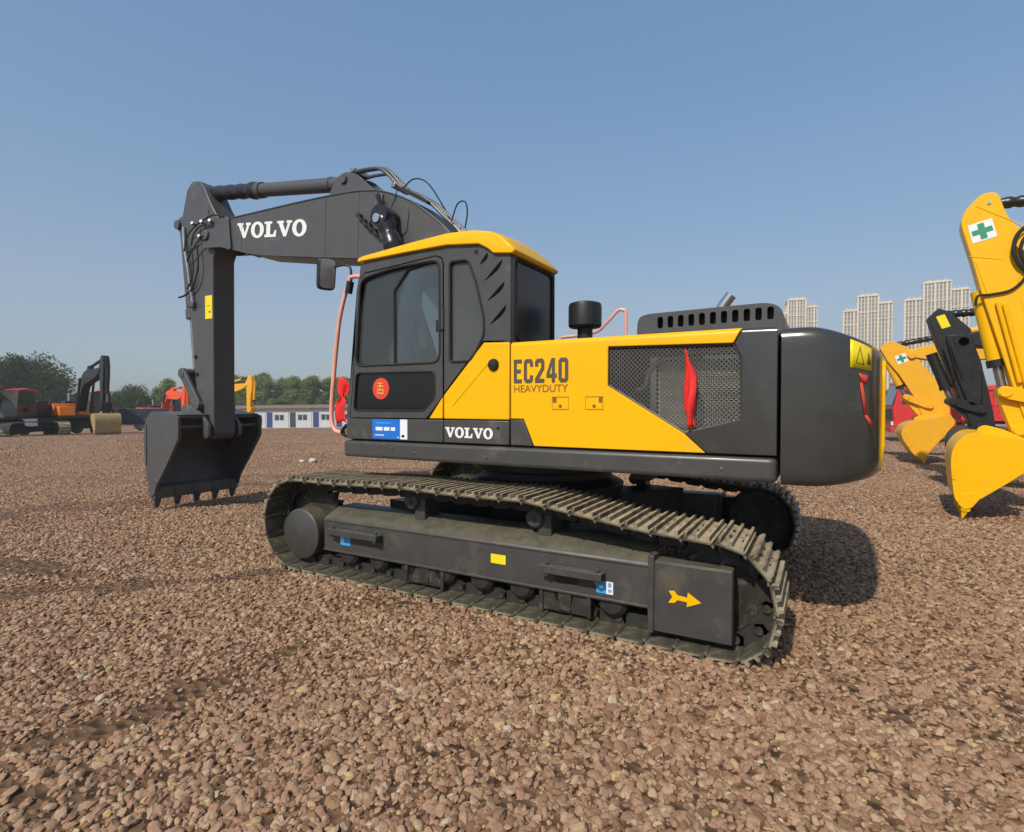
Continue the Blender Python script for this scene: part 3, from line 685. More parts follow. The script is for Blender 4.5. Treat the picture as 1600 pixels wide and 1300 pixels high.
# --- engine hood with slots, exhaust, air cleaner cap, rear rails
HO = rnd([(1.23, 2.03), (1.235, 2.205), (1.30, 2.232), (2.13, 2.245), (2.215, 2.20), (2.235, 2.03)], .07, 5)
slots = []
for i in range(11):
    x = 1.385+i*.0735; z0 = 2.118+i*.0012; slots.append(rnd([(x, z0), (x+.040, z0), (x+.040, z0+.085), (x, z0+.085)], .016))
hood = one('engine_hood', prism(HO, -.86, .55), 'grey', EX, bevel=.05, seg=4)
one('hood_side', plate(HO, slots, -.99, -.90), 'grey', hood, bevel=.012, seg=3)
one('hood_rim', plate(HO, [inset(HO, .025)], -.90, -.855), 'grey', hood)
one('slot_backing_shade', prism(inset(HO, .03), -.885, -.865), 'black', hood)  # black sheet added so the hood slots read as shaded inside
ex = smoothpath([(1.66, .0, 2.20), (1.665, .0, 2.34), (1.70, -.0, 2.42), (1.76, -.0, 2.50)], 6)
MBx = MB().add(tube(ex, .048, 16)); MBx.build('exhaust_pipe', 'chrome', EX)
ac = MB().add(lathe([(.065, 2.02), (.065, 2.215), (.13, 2.222), (.142, 2.235), (.142, 2.40), (.135, 2.425), (.10, 2.437), (.0, 2.44)], 32, Matrix.Translation((.66, -.60, 0))))
ac.build('air_cleaner_cap', 'black', EX)
one('rear_handrail', tube(smoothpath([(-.10, .6, 2.31), (.28, .6, 2.34), (.42, .6, 2.43), (.55, .6, 2.555), (.61, .6, 2.555), (.64, .6, 2.50), (.64, .6, 2.02)], 5), .018, 8), 'pink', EX)
one('right_deck_box', box(-1.30, .40, .55, 1.385, 1.236, 1.99), 'grey', EX, bevel=.03)

# --- cab
cab = bpy.data.objects.new('cab', None)
YC = -1.395
OUT = [(-1.355, 1.44), (-1.31, 1.75), (-1.172, 2.79), (-1.12, 2.835), (-.60, 2.855), (-.21, 2.86), (.13, 2.82), (.22, 2.755), (.372, 2.715), (.372, 2.05), (.125, 2.06), (-.425, 1.46), (-.43, 1.44)]
DOOR = [(-1.302, 1.444), (-1.262, 1.75), (-1.205, 2.60), (-1.185, 2.675), (-1.11, 2.725), (-.33, 2.775), (-.278, 2.75), (-.262, 2.70), (-.262, 1.630), (-.425, 1.455), (-.435, 1.444)]
W1 = rnd([(-1.235, 1.905), (-1.165, 2.68), (-.80, 2.735), (-.290, 2.745), (-.290, 1.905)], .085, 4)
W2 = rnd([(-1.262, 1.505), (-1.225, 1.845), (-.340, 1.835), (-.340, 1.622), (-.455, 1.505)], .045, 3)
Q = rnd([(-.192, 1.905), (-.192, 2.715), (-.015, 2.71), (.060, 2.53), (.132, 2.25), (.135, 2.11), (.075, 2.00), (.005, 1.905)], .035, 3)
DO = [(-1.314, 1.4405), (-1.274, 1.75), (-1.217, 2.60), (-1.196, 2.683), (-1.115, 2.737), (-.33, 2.787), (-.268, 2.76), (-.250, 2.70), (-.250, 1.648), (-.4245, 1.4612), (-.4295, 1.4405)]
cab = one('cab', plate(OUT, [DO, Q], -1.335, YC), 'grey', EX, bevel=.010, seg=2)
door = one('door', plate(DOOR, [W1, W2], -1.345, YC-.006), 'grey', cab, bevel=.007, seg=2)
one('door_panel', prism([(-.400, 1.446), (-.264, 1.446), (-.264, 1.620)], -1.345, YC-.006), 'yellow', cab, bevel=.003)
def seal(loop, y, r=.011): return one('window_seal', tube([(p[0], y, p[1]) for p in loop], r, 6, closed=True), 'rubber', cab)
seal(W1, YC-.004); seal(W2, YC-.004, .008); seal(Q, YC, .011)
one('window_pane', prism(inset(W1, .004), -1.372, -1.366), 'glass', cab)
one('lower_window_pane', prism(inset(W2, .004), -1.385, -1.379), 'glass_dark', cab)
one('quarter_window_pane', prism(inset(Q, .004), -1.375, -1.369), 'glass_film', cab)
mul = [(-.79, 1.905), (-.79, 2.545), (-.635, 2.71), (-.43, 2.738)]
one('sliding_window_bar', tube([(p[0], -1.378, p[1]) for p in mul], .012, 6), 'black', cab)
one('door_handle', box(-.30, -.25, YC-.020, YC-.004, 2.165, 2.182), 'black', cab, bevel=.003)
one('door_handle_recess', prism(rnd([(-.262, 2.18), (-.262, 2.36), (-.248, 2.36), (-.248, 2.18)], .006), YC-.001, YC-.008), 'black', cab)
for x, z in ((-.335, 2.21),): one('window_latch', box(x-.008, x+.008, -1.385, -1.376, z-.05, z+.05), 'black', cab, bevel=.003)
# rear pillar louvres, round plug, rear wall with its window
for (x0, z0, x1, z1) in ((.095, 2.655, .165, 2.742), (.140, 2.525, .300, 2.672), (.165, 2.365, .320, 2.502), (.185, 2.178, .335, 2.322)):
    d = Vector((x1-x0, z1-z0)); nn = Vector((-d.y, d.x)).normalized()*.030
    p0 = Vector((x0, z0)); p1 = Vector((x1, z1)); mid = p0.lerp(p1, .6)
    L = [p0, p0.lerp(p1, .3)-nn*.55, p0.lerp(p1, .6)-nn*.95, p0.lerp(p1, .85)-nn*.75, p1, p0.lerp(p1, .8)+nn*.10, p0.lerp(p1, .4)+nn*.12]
    one('louvre_shade', prism([(q.x, q.y) for q in L], YC-.0025, YC+.02), 'shade_black', cab)  # proud near-black plates stand in for shade inside the louvre openings
one('plug', lathe([(.0, .006), (.016, .006), (.02, .0)], 14, MYAX(.06, YC, 2.762)), 'black', cab)
RW = [(-1.335, 2.03), (-.60, 2.03), (-.60, 2.72), (-1.335, 2.715)]
RWo = rnd([(-1.31, 2.055), (-.645, 2.055), (-.645, 2.685), (-1.31, 2.685)], .07, 4)
one('rear_wall', plate(RW, [RWo], .372, .335, 'x'), 'grey', cab)
one('corner_post', prism(rnd([(.30, -1.394), (.376, -1.394), (.376, -1.30), (.30, -1.30)], .035, 5), 2.03, 2.71, 'z'), 'grey', cab, angle=60)
one('rear_window_pane', prism(inset(RWo, .003), .360, .366, 'x'), 'glass_rear', cab)
one('window_seal', tube([(.374, p[0], p[1]) for p in RWo], .012, 6, closed=True), 'rubber', cab)
# far wall, front frame, floor, seat, levers
FW = [(p[0], p[1]) for p in OUT]
FWo = rnd([(-1.20, 1.75), (-1.10, 2.72), (.02, 2.74), (.22, 2.50), (.22, 2.02), (.0, 1.80)], .06, 3)
one('far_wall', plate([(-1.355, 1.236), (-1.31, 1.75), (-1.172, 2.79), (-1.12, 2.835), (-.60, 2.855), (-.21, 2.86), (.13, 2.82), (.372, 2.715), (.372, 1.236)], [FWo], -.60, -.63), 'grey', cab)
one('far_window_pane', prism(FWo, -.613, -.618), 'glass_clear', cab)
fr = [(-1.355, 1.44), (-1.31, 1.75), (-1.172, 2.79)]
one('front_frame', prism([(-1.35, 1.236), (-1.30, 1.236), (-1.27, 1.50), (-1.318, 1.50)], -1.335, -.632), 'grey', cab)
one('front_header', prism([(-1.17, 2.72), (-1.11, 2.72), (-1.10, 2.835), (-1.15, 2.82)], -1.335, -.632), 'grey', cab)
one('windscreen', prism([(-1.312, 1.50), (-1.306, 1.50), (-1.155, 2.73), (-1.161, 2.73)], -1.33, -.635), 'glass_clear', cab)
one('cab_floor', box(-1.30, .36, -1.33, -.635, 1.24, 1.30), 'black', cab)
one('bulkhead', prism([(-.10, 1.30), (.33, 1.30), (.33, 2.02), (.02, 2.02)], -.69, -.635), 'seat', cab)
one('cab_back_box', box(-.02, .34, -1.33, -.70, 1.30, 1.98), 'seat', cab, bevel=.02)
st = MB().add(box(-.60, -.10, -1.14, -.78, 1.62, 1.76)).add(prism([(-.30, 1.74), (-.16, 1.74), (-.12, 2.24), (-.22, 2.26)], -1.13, -.79)).add(prism([(-.21, 2.27), (-.13, 2.27), (-.11, 2.42), (-.19, 2.42)], -1.05, -.87)).add(box(-.55, -.15, -1.10, -.82, 1.30, 1.62))
st.build('seat', 'seat', cab, bevel=.04, seg=3)
for y0, y1 in ((-1.28, -1.16), (-.76, -.65)):
    cs_ = MB().add(box(-.75, -.14, y0, y1, 1.62, 1.93)).add(cyl((-.66, (y0+y1)/2, 1.93), (-.70, (y0+y1)/2, 2.07), .018, 8)).add(cyl((-.70, (y0+y1)/2, 2.05), (-.71, (y0+y1)/2, 2.13), .03, 8))
    cs_.build('control_console', 'seat', cab, bevel=.015)
dd = MB().add(box(-1.22, -1.08, -.72, -.65, 1.30, 1.98)).add(box(-1.16, -.98, -.78, -.67, 1.98, 2.12))
for y in (-1.0, -.86): dd.add(cyl((-1.02, y, 1.30), (-.98, y, 2.02), .014, 8))
dd.add(box(-1.20, -1.12, -1.30, -.66, 1.93, 1.975))
dd.build('instrument_column', 'seat', cab, bevel=.01)
# roof
RF = [(-1.175, 2.828), (-1.13, 2.832), (-.60, 2.842), (-.21, 2.845), (.10, 2.812), (.185, 2.765), (.235, 2.722), (.405, 2.700), (.425, 2.725), (.36, 2.80), (.29, 2.858), (.20, 2.902), (.04, 2.935), (-.21, 2.948), (-.60, 2.925), (-1.13, 2.884), (-1.18, 2.868)]
rv_, rf_ = [], []
ys = [-1.425, -1.415, -1.38, -1.30, -1.05, -.74, -.67, -.635, -.625]
dz = [-.020, -.006, .0, .012, .028, .012, .0, -.006, -.020]
for y, d in zip(ys, dz):
    for i, p in enumerate(RF): rv_.append((p[0], y, p[1]+(d if i >= 9 else 0)))
n_ = len(RF)
for i in range(len(ys)-1):
    for j in range(n_): rf_.append((i*n_+j, i*n_+(j+1) % n_, (i+1)*n_+(j+1) % n_, (i+1)*n_+j))
rf_ += [tuple(range(n_)), tuple((len(ys)-1)*n_+j for j in range(n_-1, -1, -1))]
one('roof', (rv_, rf_), 'yellow', cab, bevel=.008, seg=2, limit=40)
# stickers on door and valance
rs = one('round_sticker', lathe([(.0, .004), (.093, .004), (.095, .0)], 36, MYAX(-.943, -1.3855, 1.700)), 'red_decal', cab)
for (u0, v0, u1, v1) in ((-.03, .045, .03, .045), (-.035, .02, .035, .02), (.0, .055, -.005, -.01), (-.03, -.015, .035, -.012), (-.025, -.04, .025, -.045), (-.03, .0, -.035, -.05), (.03, .0, .03, -.05)):
    one('print', tube([(-.943+u0, -1.391, 1.70+v0), (-.943+u1, -1.391, 1.70+v1)], .006, 5), 'orange_decal', cab)
sticker('blue_sticker', -1.03, -.632, 1.262, 1.432, YS-.0005, 'sticker_blue', EX, [(.80, 1, 0, 1, 'sticker_white'), (.10, .30, .42, .60, 'sticker_white'), (.34, .50, .42, .60, 'sticker_white'), (.54, .66, .42, .60, 'sticker_white'), (.10, .55, .78, .84, 'sticker_sky'), (.08, .34, .16, .21, 'sticker_white'), (.84, .92, .10, .22, 'sticker_sky'), (.72, .76, .06, .12, 'sticker_white')])
# mirror, front handrail
MM = Matrix.Translation((-1.755, -1.25, 2.83)) @ Matrix.Rotation(R(-22), 4, 'Z') @ Matrix.Rotation(R(5), 4, 'Y')
mo = rnd([(-.085, -.155), (.085, -.155), (.095, .155), (-.085, .155)], .05, 4)
mirror = MB().add(prism(mo, -.06, .012, 'x'), None, MM).build('mirror', 'black', EX, bevel=.018, seg=3)
MB().add(prism(inset(mo, .016), .0125, .015, 'x'), None, MM).build('mirror_glass', 'steel', mirror)
one('mirror_arm', tube(smoothpath([(-1.65, -1.25, 2.88), (-1.52, -1.25, 2.885), (-1.44, -1.25, 2.84), (-1.435, -1.25, 2.68)], 6), .012, 8), 'black', mirror)
one('handrail', tube(smoothpath([(-1.17, -1.25, 2.73), (-1.32, -1.25, 2.755), (-1.42, -1.25, 2.76), (-1.46, -1.25, 2.72), (-1.59, -1.25, 2.37), (-1.68, -1.25, 1.76), (-1.705, -1.25, 1.45), (-1.67, -1.25, 1.33), (-1.59, -1.25, 1.295), (-1.36, -1.25, 1.285)], 6), .021, 10), 'pink', EX)
one('handrail_clamp', cyl((-1.47, -1.25, 2.61), (-1.44, -1.25, 2.72), .035, 10), 'black', EX)
ho = MB()
for k_ in range(4):
    y = -1.30+.09*k_; ho.add(tube(smoothpath([(-1.36, y, 1.38), (-1.46-.03*k_, y, 1.36), (-1.53+.02*k_, y+.02, 1.29), (-1.42, y+.03, 1.255), (-1.34, y, 1.28)], 5), .018, 7))
ho.build('hose_bundle', 'rubber', EX)
# small red cloth tied on the handrail, long red ribbon on the grille
def cloth(name, label, ctr, wd, fall, folds, y, mat='red_cloth', seed=1):
    rg = random.Random(seed); nu, nv = 11, 16; v = []; f = []
    for j in range(nv+1):
        t = j/nv; wv = wd(t)
        for i in range(nu+1):
            s = i/nu-.5; x = ctr(t)[0]+s*wv; z = ctr(t)[1]
            v.append((x+.006*math.sin(9*t+i), y(t)-.010*math.sin(s*folds+2.5*t)-.006*math.sin(11*t+3*s), z+.012*math.sin(s*5+1)))
    for j in range(nv):
        for i in range(nu): a = j*(nu+1)+i; f.append((a, a+1, a+nu+2, a+nu+1))
    o = one(name, (v, f), mat, None, angle=180); sd = o.modifiers.new('thick', 'SOLIDIFY'); sd.thickness = .004
    tag(o, label, 'cloth'); return o
cloth('red_ribbon', 'long red cloth ribbon hanging from the metal grille of the black and yellow excavator', lambda t: (1.675+.05*t+.012*math.sin(5*t), 1.90-.49*t), lambda t: .010+.060*min(1, t*3.5) if t < .80 else .042, 1, 5, lambda t: -1.402-.012*math.sin(t*3))
cloth('red_cloth', 'red cloth knotted onto the pink handrail in front of the cab', lambda t: (-1.575+.02*math.sin(6*t), 1.82-.43*t), lambda t: .09+.07*math.sin(t*9) if t < .5 else .13, 1, 12, lambda t: -1.24, seed=3)

# --- boom, arm, bucket (centre line y = 0.05)
YB = .05
bt = [(-5.10, 4.205), (-4.29, 4.19), (-3.29, 4.17), (-2.61, 4.14), (-2.25, 4.10), (-2.0, 4.04), (-1.62, 3.87), (-1.27, 3.61), (-1.02, 3.36), (-.72, 2.85), (-.42, 2.15), (-.22, 1.72)]
bb = [(-.55, 1.52), (-.85, 1.95), (-1.25, 2.62), (-1.62, 3.02), (-2.0, 3.23), (-2.41, 3.30), (-3.41, 3.45), (-4.37, 3.61), (-5.05, 3.815)]
boom = one('boom', prism(bt+bb, -.17, .27), 'boom_grey', EX, bevel=.012)
for y0, y1 in ((-.205, -.172), (.272, .305)):
    fk = prism(rnd([(-4.86, 4.215), (-4.80, 3.72), (-5.02, 3.80), (-5.44, 3.84), (-5.50, 4.02), (-5.40, 4.17), (-5.10, 4.225)], .07, 4), y0, y1)
    one('boom_fork', fk, 'boom_grey', boom, bevel=.006)
one('pivot_pin', cyl((-5.37, -.235, 4.02), (-5.37, .335, 4.02), .075, 20), 'boom_grey', boom, bevel=.008)
# flange lines along the top and bottom plates
top_line = smoothpath([(p[0], -.172, p[1]-.012) for p in bt], 4); one('weld_edge', tube(top_line, .010, 6), 'boom_grey', boom)
bot_line = smoothpath([(p[0], -.172, p[1]+.014) for p in bb[4:]], 4); one('weld_edge', tube(bot_line, .009, 6), 'boom_grey', boom)
for x, z0, z1 in ((-2.98, 3.39, 4.145), (-2.42, 3.315, 4.10), (-4.62, 3.70, 4.185)): one('weld_seam', tube([(x, -.1705, z0), (x+.03, -.1705, z1)], .005, 5), 'boom_grey', boom)
one('gusset_plate', prism(rnd([(-2.06, 3.50), (-1.66, 3.48), (-1.62, 3.80), (-1.86, 3.90), (-2.08, 3.78)], .08, 3), -.182, -.171), 'boom_grey', boom, bevel=.004)
word('lettering', WORD, 'white_letter', boom, (-4.70, 3.885), (1.40, -.172), (.01, .205), -.1705)
br = MB()
for y0, y1 in ((-.11, -.07), (.17, .21)): br.add(prism(rnd([(-2.98, 4.13), (-2.86, 4.36), (-2.68, 4.42), (-2.50, 4.36), (-2.20, 4.10)], .06, 3), y0, y1))
br.build('cylinder_bracket', 'boom_grey', boom, bevel=.006)
ac0, ac1 = Vector((-5.72, YB, 4.76)), Vector((-2.70, YB, 4.33)); da = (ac1-ac0)
acy = MB().add(cyl(tuple(ac0+da*.40), tuple(ac1-da*.03), .092, 24)).add(cyl(tuple(ac0+da*.385), tuple(ac0+da*.425), .108, 24)).add(cyl((-2.70, -.14, 4.33), (-2.70, .24, 4.33), .055, 16)).add(cyl(tuple(ac0+da*.86), tuple(ac0+da*.88), .100, 24))
arm_cyl = acy.build('arm_cylinder', 'boom_grey', EX)
wr = []; rr = []
for i in range(41):
    t = i/40; wr.append(ac0+da*(.012+t*.38)); rr.append(.102+.003*math.sin(i*1.9)+.006*math.sin(i*.7+1)+(.012 if i > 34 else 0))
one('wrapped_rod', tube(wr, .1, 16, rr=rr), 'wrap', arm_cyl)
for y, dz_ in ((-.06, 0), (.04, .03), (.14, .0)):
    one('hydraulic_pipe', tube(smoothpath([(-2.98, y, 4.22), (-2.88, y, 4.30), (-2.66, y, 4.395+dz_), (-2.36, y, 4.40+dz_), (-2.12, y, 4.34+dz_), (-1.84, y, 4.085), (-1.50, y, 3.90), (-1.24, y, 3.66), (-.98, y, 3.40), (-.70, y, 2.92)], 6), .021, 8), 'boom_grey', boom)
for x, z in ((-1.93, 4.11), (-2.58, 4.42)): one('pipe_clamp', box(x-.03, x+.03, -.10, .18, z-.02, z+.03), 'steel', boom, bevel=.004)
one('pipe_cover', prism([(-1.80, 4.02), (-1.42, 3.80), (-1.40, 3.83), (-1.78, 4.06)], -.12, .20), 'black', boom)
one('loose_hose', tube(smoothpath([(-1.75, -.12, 4.04), (-1.60, -.12, 4.11), (-1.40, -.12, 4.02), (-1.18, -.10, 3.70)], 8), .008, 6), 'rubber', boom)
one('loose_hose', tube(smoothpath([(-1.10, -.10, 3.55), (-1.02, -.10, 3.73), (-.92, -.10, 3.74), (-.89, -.10, 3.62), (-.92, -.10, 3.46)], 8), .008, 6), 'rubber', boom)
for x in (-3.45, -3.30, -4.05): one('pipe_stop', box(x-.04, x+.04, -.08, -.02, 4.16, 4.215), 'boom_grey', boom, bevel=.005)
# boom cylinders, one on each side, rods wrapped in black film
def boom_cyl(y, s):
    a = Vector((-1.86, y, 3.66)); b = Vector((-1.02, y, 1.50)); d = b-a
    c = MB().add(cyl(tuple(a+d*.45), tuple(b), .095, 20)).add(cyl((b.x, y-.09, b.z), (b.x, y+.09, b.z), .10, 16)); o = c.build('boom_cylinder', 'boom_grey', EX)
    pts = []; rr = []
    for i in range(30):
        t = i/29; pts.append(a+d*t*.47); rr.append(.100+.006*math.sin(i*2.1)+.012*math.sin(i*.9))
    one('wrapped_rod', tube(pts, .1, 14, rr=rr), 'wrap', o)
    hd = MB().add(cyl((a.x, y-.10, a.z), (a.x, y+.10, a.z), .12, 16)); one('rod_eye', (hd.v, hd.f), 'wrap', o)
    one('rod_pin', cyl((a.x-.02, y-s*.12, a.z-.03), (a.x-.02, y+s*.02, a.z-.03), .05, 12), 'chrome', o)
boom_cyl(-.32, 1); boom_cyl(.42, -1)
hs = MB()
for k_ in range(5):
    hs.add(tube(smoothpath([(-2.02-.02*k_, -.19, 4.00), (-1.97, -.24-.02*k_, 3.82+.02*k_), (-1.88+.02*k_, -.40, 3.74-.03*k_), (-1.80, -.36, 3.55-.05*k_)], 6), .014, 6))
hs.build('hose_bundle', 'wrap', boom)
fit = MB()
for (x, z) in ((-2.36, 3.80), (-2.28, 3.72), (-2.20, 3.66), (-2.12, 3.59)): fit.add(cyl((x, -.17, z), (x, -.23, z), .028, 10)); fit.add(tube(smoothpath([(x, -.22, z), (x+.05, -.24, z-.05), (x+.08, -.22, z-.09)], 4), .016, 6))
fit.build('hose_fittings', 'black', boom)
for a_, b_ in (((-2.22, 3.70), (-2.02, 4.05)), ((-1.90, 3.80), (-1.80, 4.00)), ((-2.1, 4.05), (-1.92, 3.80))): one('grease_line', tube(smoothpath([(a_[0], -.178, a_[1]), ((a_[0]+b_[0])/2+.02, -.185, (a_[1]+b_[1])/2), (b_[0], -.178, b_[1])], 5), .006, 5), 'rubber', boom)

AR = [(-5.66, 4.885), (-5.84, 4.915), (-5.98, 4.80), (-6.10, 4.45), (-6.13, 4.20), (-6.09, 3.80), (-5.93, 3.04), (-5.83, 2.07), (-5.74, 1.42), (-5.60, 1.10), (-5.44, 1.05), (-5.36, 1.14), (-5.37, 1.49), (-5.345, 3.70), (-5.26, 3.86), (-5.17, 4.10), (-5.20, 4.26), (-5.38, 4.50), (-5.56, 4.80)]
arm = one('arm', prism(AR, -.12, .22), 'boom_grey', EX, bevel=.012)
one('arm_side_plate', prism(inset([(-5.62, 4.80), (-5.84, 4.84), (-5.95, 4.74), (-6.06, 4.30), (-6.02, 3.85), (-5.60, 3.95), (-5.42, 4.42)], .0), -.128, -.121), 'boom_grey', arm, bevel=.003)
sticker('yellow_sticker', -5.545, -5.375, 2.83, 3.17, -.1205, 'sticker_yellow', arm, [(.2, .8, .55, .57, 'brown_letter'), (.55, .75, .25, .35, 'brown_letter')])
one('steel_pipe', tube(smoothpath([(-6.02, -.15, 4.25), (-5.98, -.16, 3.95), (-5.90, -.16, 3.62), (-5.84, -.16, 3.30), (-5.80, -.15, 3.08)], 5), .024, 8), 'steel', arm)
one('pipe_end', box(-5.87, -5.76, -.18, -.12, 3.02, 3.10), 'boom_grey', arm, bevel=.01)
for k_, pts in enumerate((
        [(-4.95, -.21, 4.22), (-5.15, -.24, 4.26), (-5.40, -.22, 4.24), (-5.62, -.20, 4.20), (-5.84, -.20, 4.08), (-5.93, -.20, 3.86)],
        [(-5.20, -.23, 4.13), (-5.45, -.24, 4.15), (-5.66, -.22, 4.06), (-5.74, -.2, 3.92)],
        [(-5.38, -.24, 4.00), (-5.55, -.22, 3.95), (-5.75, -.2, 3.82), (-5.90, -.18, 3.72)],
        [(-5.62, -.20, 3.90), (-5.58, -.2, 3.70), (-5.62, -.2, 3.48), (-5.76, -.18, 3.30), (-5.98, -.16, 3.22), (-6.15, -.16, 3.20)],
        [(-5.74, -.20, 3.88), (-5.70, -.2, 3.62), (-5.74, -.2, 3.44), (-5.90, -.18, 3.30)])):
    one('arm_hose', tube(smoothpath(pts, 6), .011 if k_ != 3 else .014, 6), 'rubber', arm)
for x, z in ((-5.22, 4.17), (-5.42, 4.19), (-5.48, 3.99), (-5.64, 4.20)): one('hose_fitting', cyl((x, -.19, z), (x+.03, -.27, z+.02), .024, 8), 'steel', arm)
for z in (2.28, 2.02): one('grease_port', cyl((-5.79+(.03 if z < 2.2 else 0), -.119, z), (-5.79+(.03 if z < 2.2 else 0), -.14, z), .03, 10), 'black', arm)
bc = MB().add(cyl((-6.30, YB, 4.33), (-6.14, YB, 2.95), .085, 22)).add(cyl((-6.30, -.10, 4.35), (-6.30, .20, 4.35), .07, 14)).add(cyl((-6.15, YB, 3.03), (-6.14, YB, 2.90), .098, 22))
bcyl_ = bc.build('bucket_cylinder', 'boom_grey', EX)
one('cylinder_rod', cyl((-6.14, YB, 2.92), (-6.06, YB, 2.12), .050, 18), 'steel', bcyl_)
for y0, y1 in ((-.06, -.02), (.12, .16)): one('cylinder_lug', prism(rnd([(-6.02, 4.50), (-6.02, 4.10), (-6.28, 4.24), (-6.40, 4.34), (-6.30, 4.46)], .06, 3), y0, y1), 'boom_grey', arm, bevel=.005)
lk = MB()
lk.add(cyl((-6.06, -.20, 2.04), (-6.06, .30, 2.04), .075, 16))
for y0, y1 in ((-.19, -.14), (.24, .29)): lk.add(prism(rnd([(-6.16, 2.06), (-6.04, 2.14), (-5.62, 1.60), (-5.60, 1.48), (-5.72, 1.50)], .05, 3), y0, y1))
lk.add(prism(rnd([(-6.14, 1.98), (-6.02, 2.06), (-5.78, 1.42), (-5.90, 1.34)], .04, 3), -.10, .20))
lk.add(cyl((-5.66, -.21, 1.55), (-5.66, .31, 1.55), .06, 14)).add(cyl((-5.84, -.19, 1.40), (-5.84, .29, 1.40), .07, 14))
lk.build('bucket_link', 'boom_grey', EX, bevel=.006)
# bucket
def bucket(parent, mat, Y0, Y1, M=None, nteeth=5, toothmat=None, name='bucket'):
    """outline in bucket space: tooth tips at the origin, wall to -x, mouth to +x"""
    wall = smoothpath([(.06, .17, 0), (-.07, .30, 0), (-.13, .55, 0), (-.185, .90, 0), (-.175, 1.14, 0), (-.08, 1.33, 0), (.06, 1.41, 0), (.36, 1.395, 0), (.66, 1.37, 0)], 4)
    wall = [(p.x, p.y) for p in wall]
    T = (lambda v: v) if M is None else (lambda v: [tuple(M @ Vector(p)) for p in v])
    pts = wall; q = MB(); v = []; f = []
    inn = inset(wall+[(.66, 1.05), (.10, .36)], .022)[:len(wall)]
    for y in (Y0+.02, Y1-.02):
        for p in pts: v.append((p[0], y, p[1]))
        for p in inn: v.append((p[0], y, p[1]))
    k2 = len(pts)
    for i in range(k2-1):
        f.append((i, i+1, 2*k2+i+1, 2*k2+i)); f.append((k2+i, 3*k2+i, 3*k2+i+1, k2+i+1))
    f += [(0, k2, k2*3, k2*2), (k2-1, 2*k2-1+0, 4*k2-1, 3*k2-1)]
    body = MB().add((T(v), f)).build(name, mat, parent)
    side = wall+[(.665, 1.06), (.40, .70), (.14, .38), (.09, .20)]
    for ya, yb in ((Y0, Y0+.03), (Y1-.03, Y1)):
        vv, ff = prism(inset(side, -.004), ya, yb); one('side_plate', (T(vv), ff), mat, body, bevel=.005)
        vv, ff = prism([(-.145, .62), (-.105, .62), (-.095, 1.22), (-.135, 1.22)], ya-.012 if ya == Y0 else ya+.03, ya if ya == Y0 else ya+.042); one('wear_strip', (T(vv), ff), mat, body, bevel=.003)
        ed = [(.665, 1.36), (.725, 1.34), (.725, 1.04), (.46, .69), (.17, .34), (.10, .21), (.06, .30), (.40, .74), (.63, 1.06)]
        o_ = -.014 if ya == Y0 else .0
        vv, ff = prism(ed, ya+o_-(.0 if ya == Y0 else 0), ya+o_+.044); one('side_edge', (T(vv), ff), mat, body, bevel=.004)
        vv, ff = prism([(.04, .16), (.12, .22), (.20, .40), (.14, .46), (-.02, .40), (-.04, .24)], ya-.022 if ya == Y0 else ya+.03, ya if ya == Y0 else ya+.052); one('side_cutter', (T(vv), ff), mat, body, bevel=.004)
    vv, ff = prism([(.02, .20), (.055, .13), (.085, .13), (.10, .30), (.06, .32)], Y0+.01, Y1-.01); one('lip', (T(vv), ff), mat, body, bevel=.004)
    for i in range(nteeth):
        y = Y0+.055+(Y1-Y0-.11)*i/(nteeth-1)
        t = MB().add((T(prism([(.005, .26), (.0, .14), (.045, .125), (.105, .14), (.11, .28)], y-.062, y+.062)[0]), prism([(0, 0)]*5, 0, 1)[1]))
        a = prism([(.012, .15), (.018, .03), (.028, 0), (.040, .0), (.092, .15)], y-.05, y+.05)
        av = [(p[0], y+(p[1]-y)*(1 if p[2] > .1 else .62), p[2]) for p in a[0]]
        t.add((T(av), a[1])); t.build('tooth', toothmat or mat, body, bevel=.006)
    for yc in (-.245, .245):
        c = (Y0+Y1)/2+yc
        vv, ff = prism(rnd([(.14, 1.37), (.12, 1.46), (.20, 1.53), (.36, 1.50), (.62, 1.38), (.79, 1.22), (.80, 1.05), (.69, 1.00), (.61, 1.12), (.585, 1.33)], .04, 3), c-.025, c+.025)
        one('ear', (T(vv), ff), mat, body, bevel=.005)
    ribs = MB()
    for z_ in (1.02, 1.16): ribs.add((T(prism([(.60, z_+.16), (.66, z_+.16), (.665, z_+.20), (.60, z_+.20)], Y0+.03, Y1-.03)[0]), prism([(0, 0)]*4, 0, 1)[1]))
    ribs.build('top_rib', mat, body)
    return body
bucket(EX, 'boom_grey', -.60, .70, Matrix.Translation((-6.14, 0, .045)), 5)

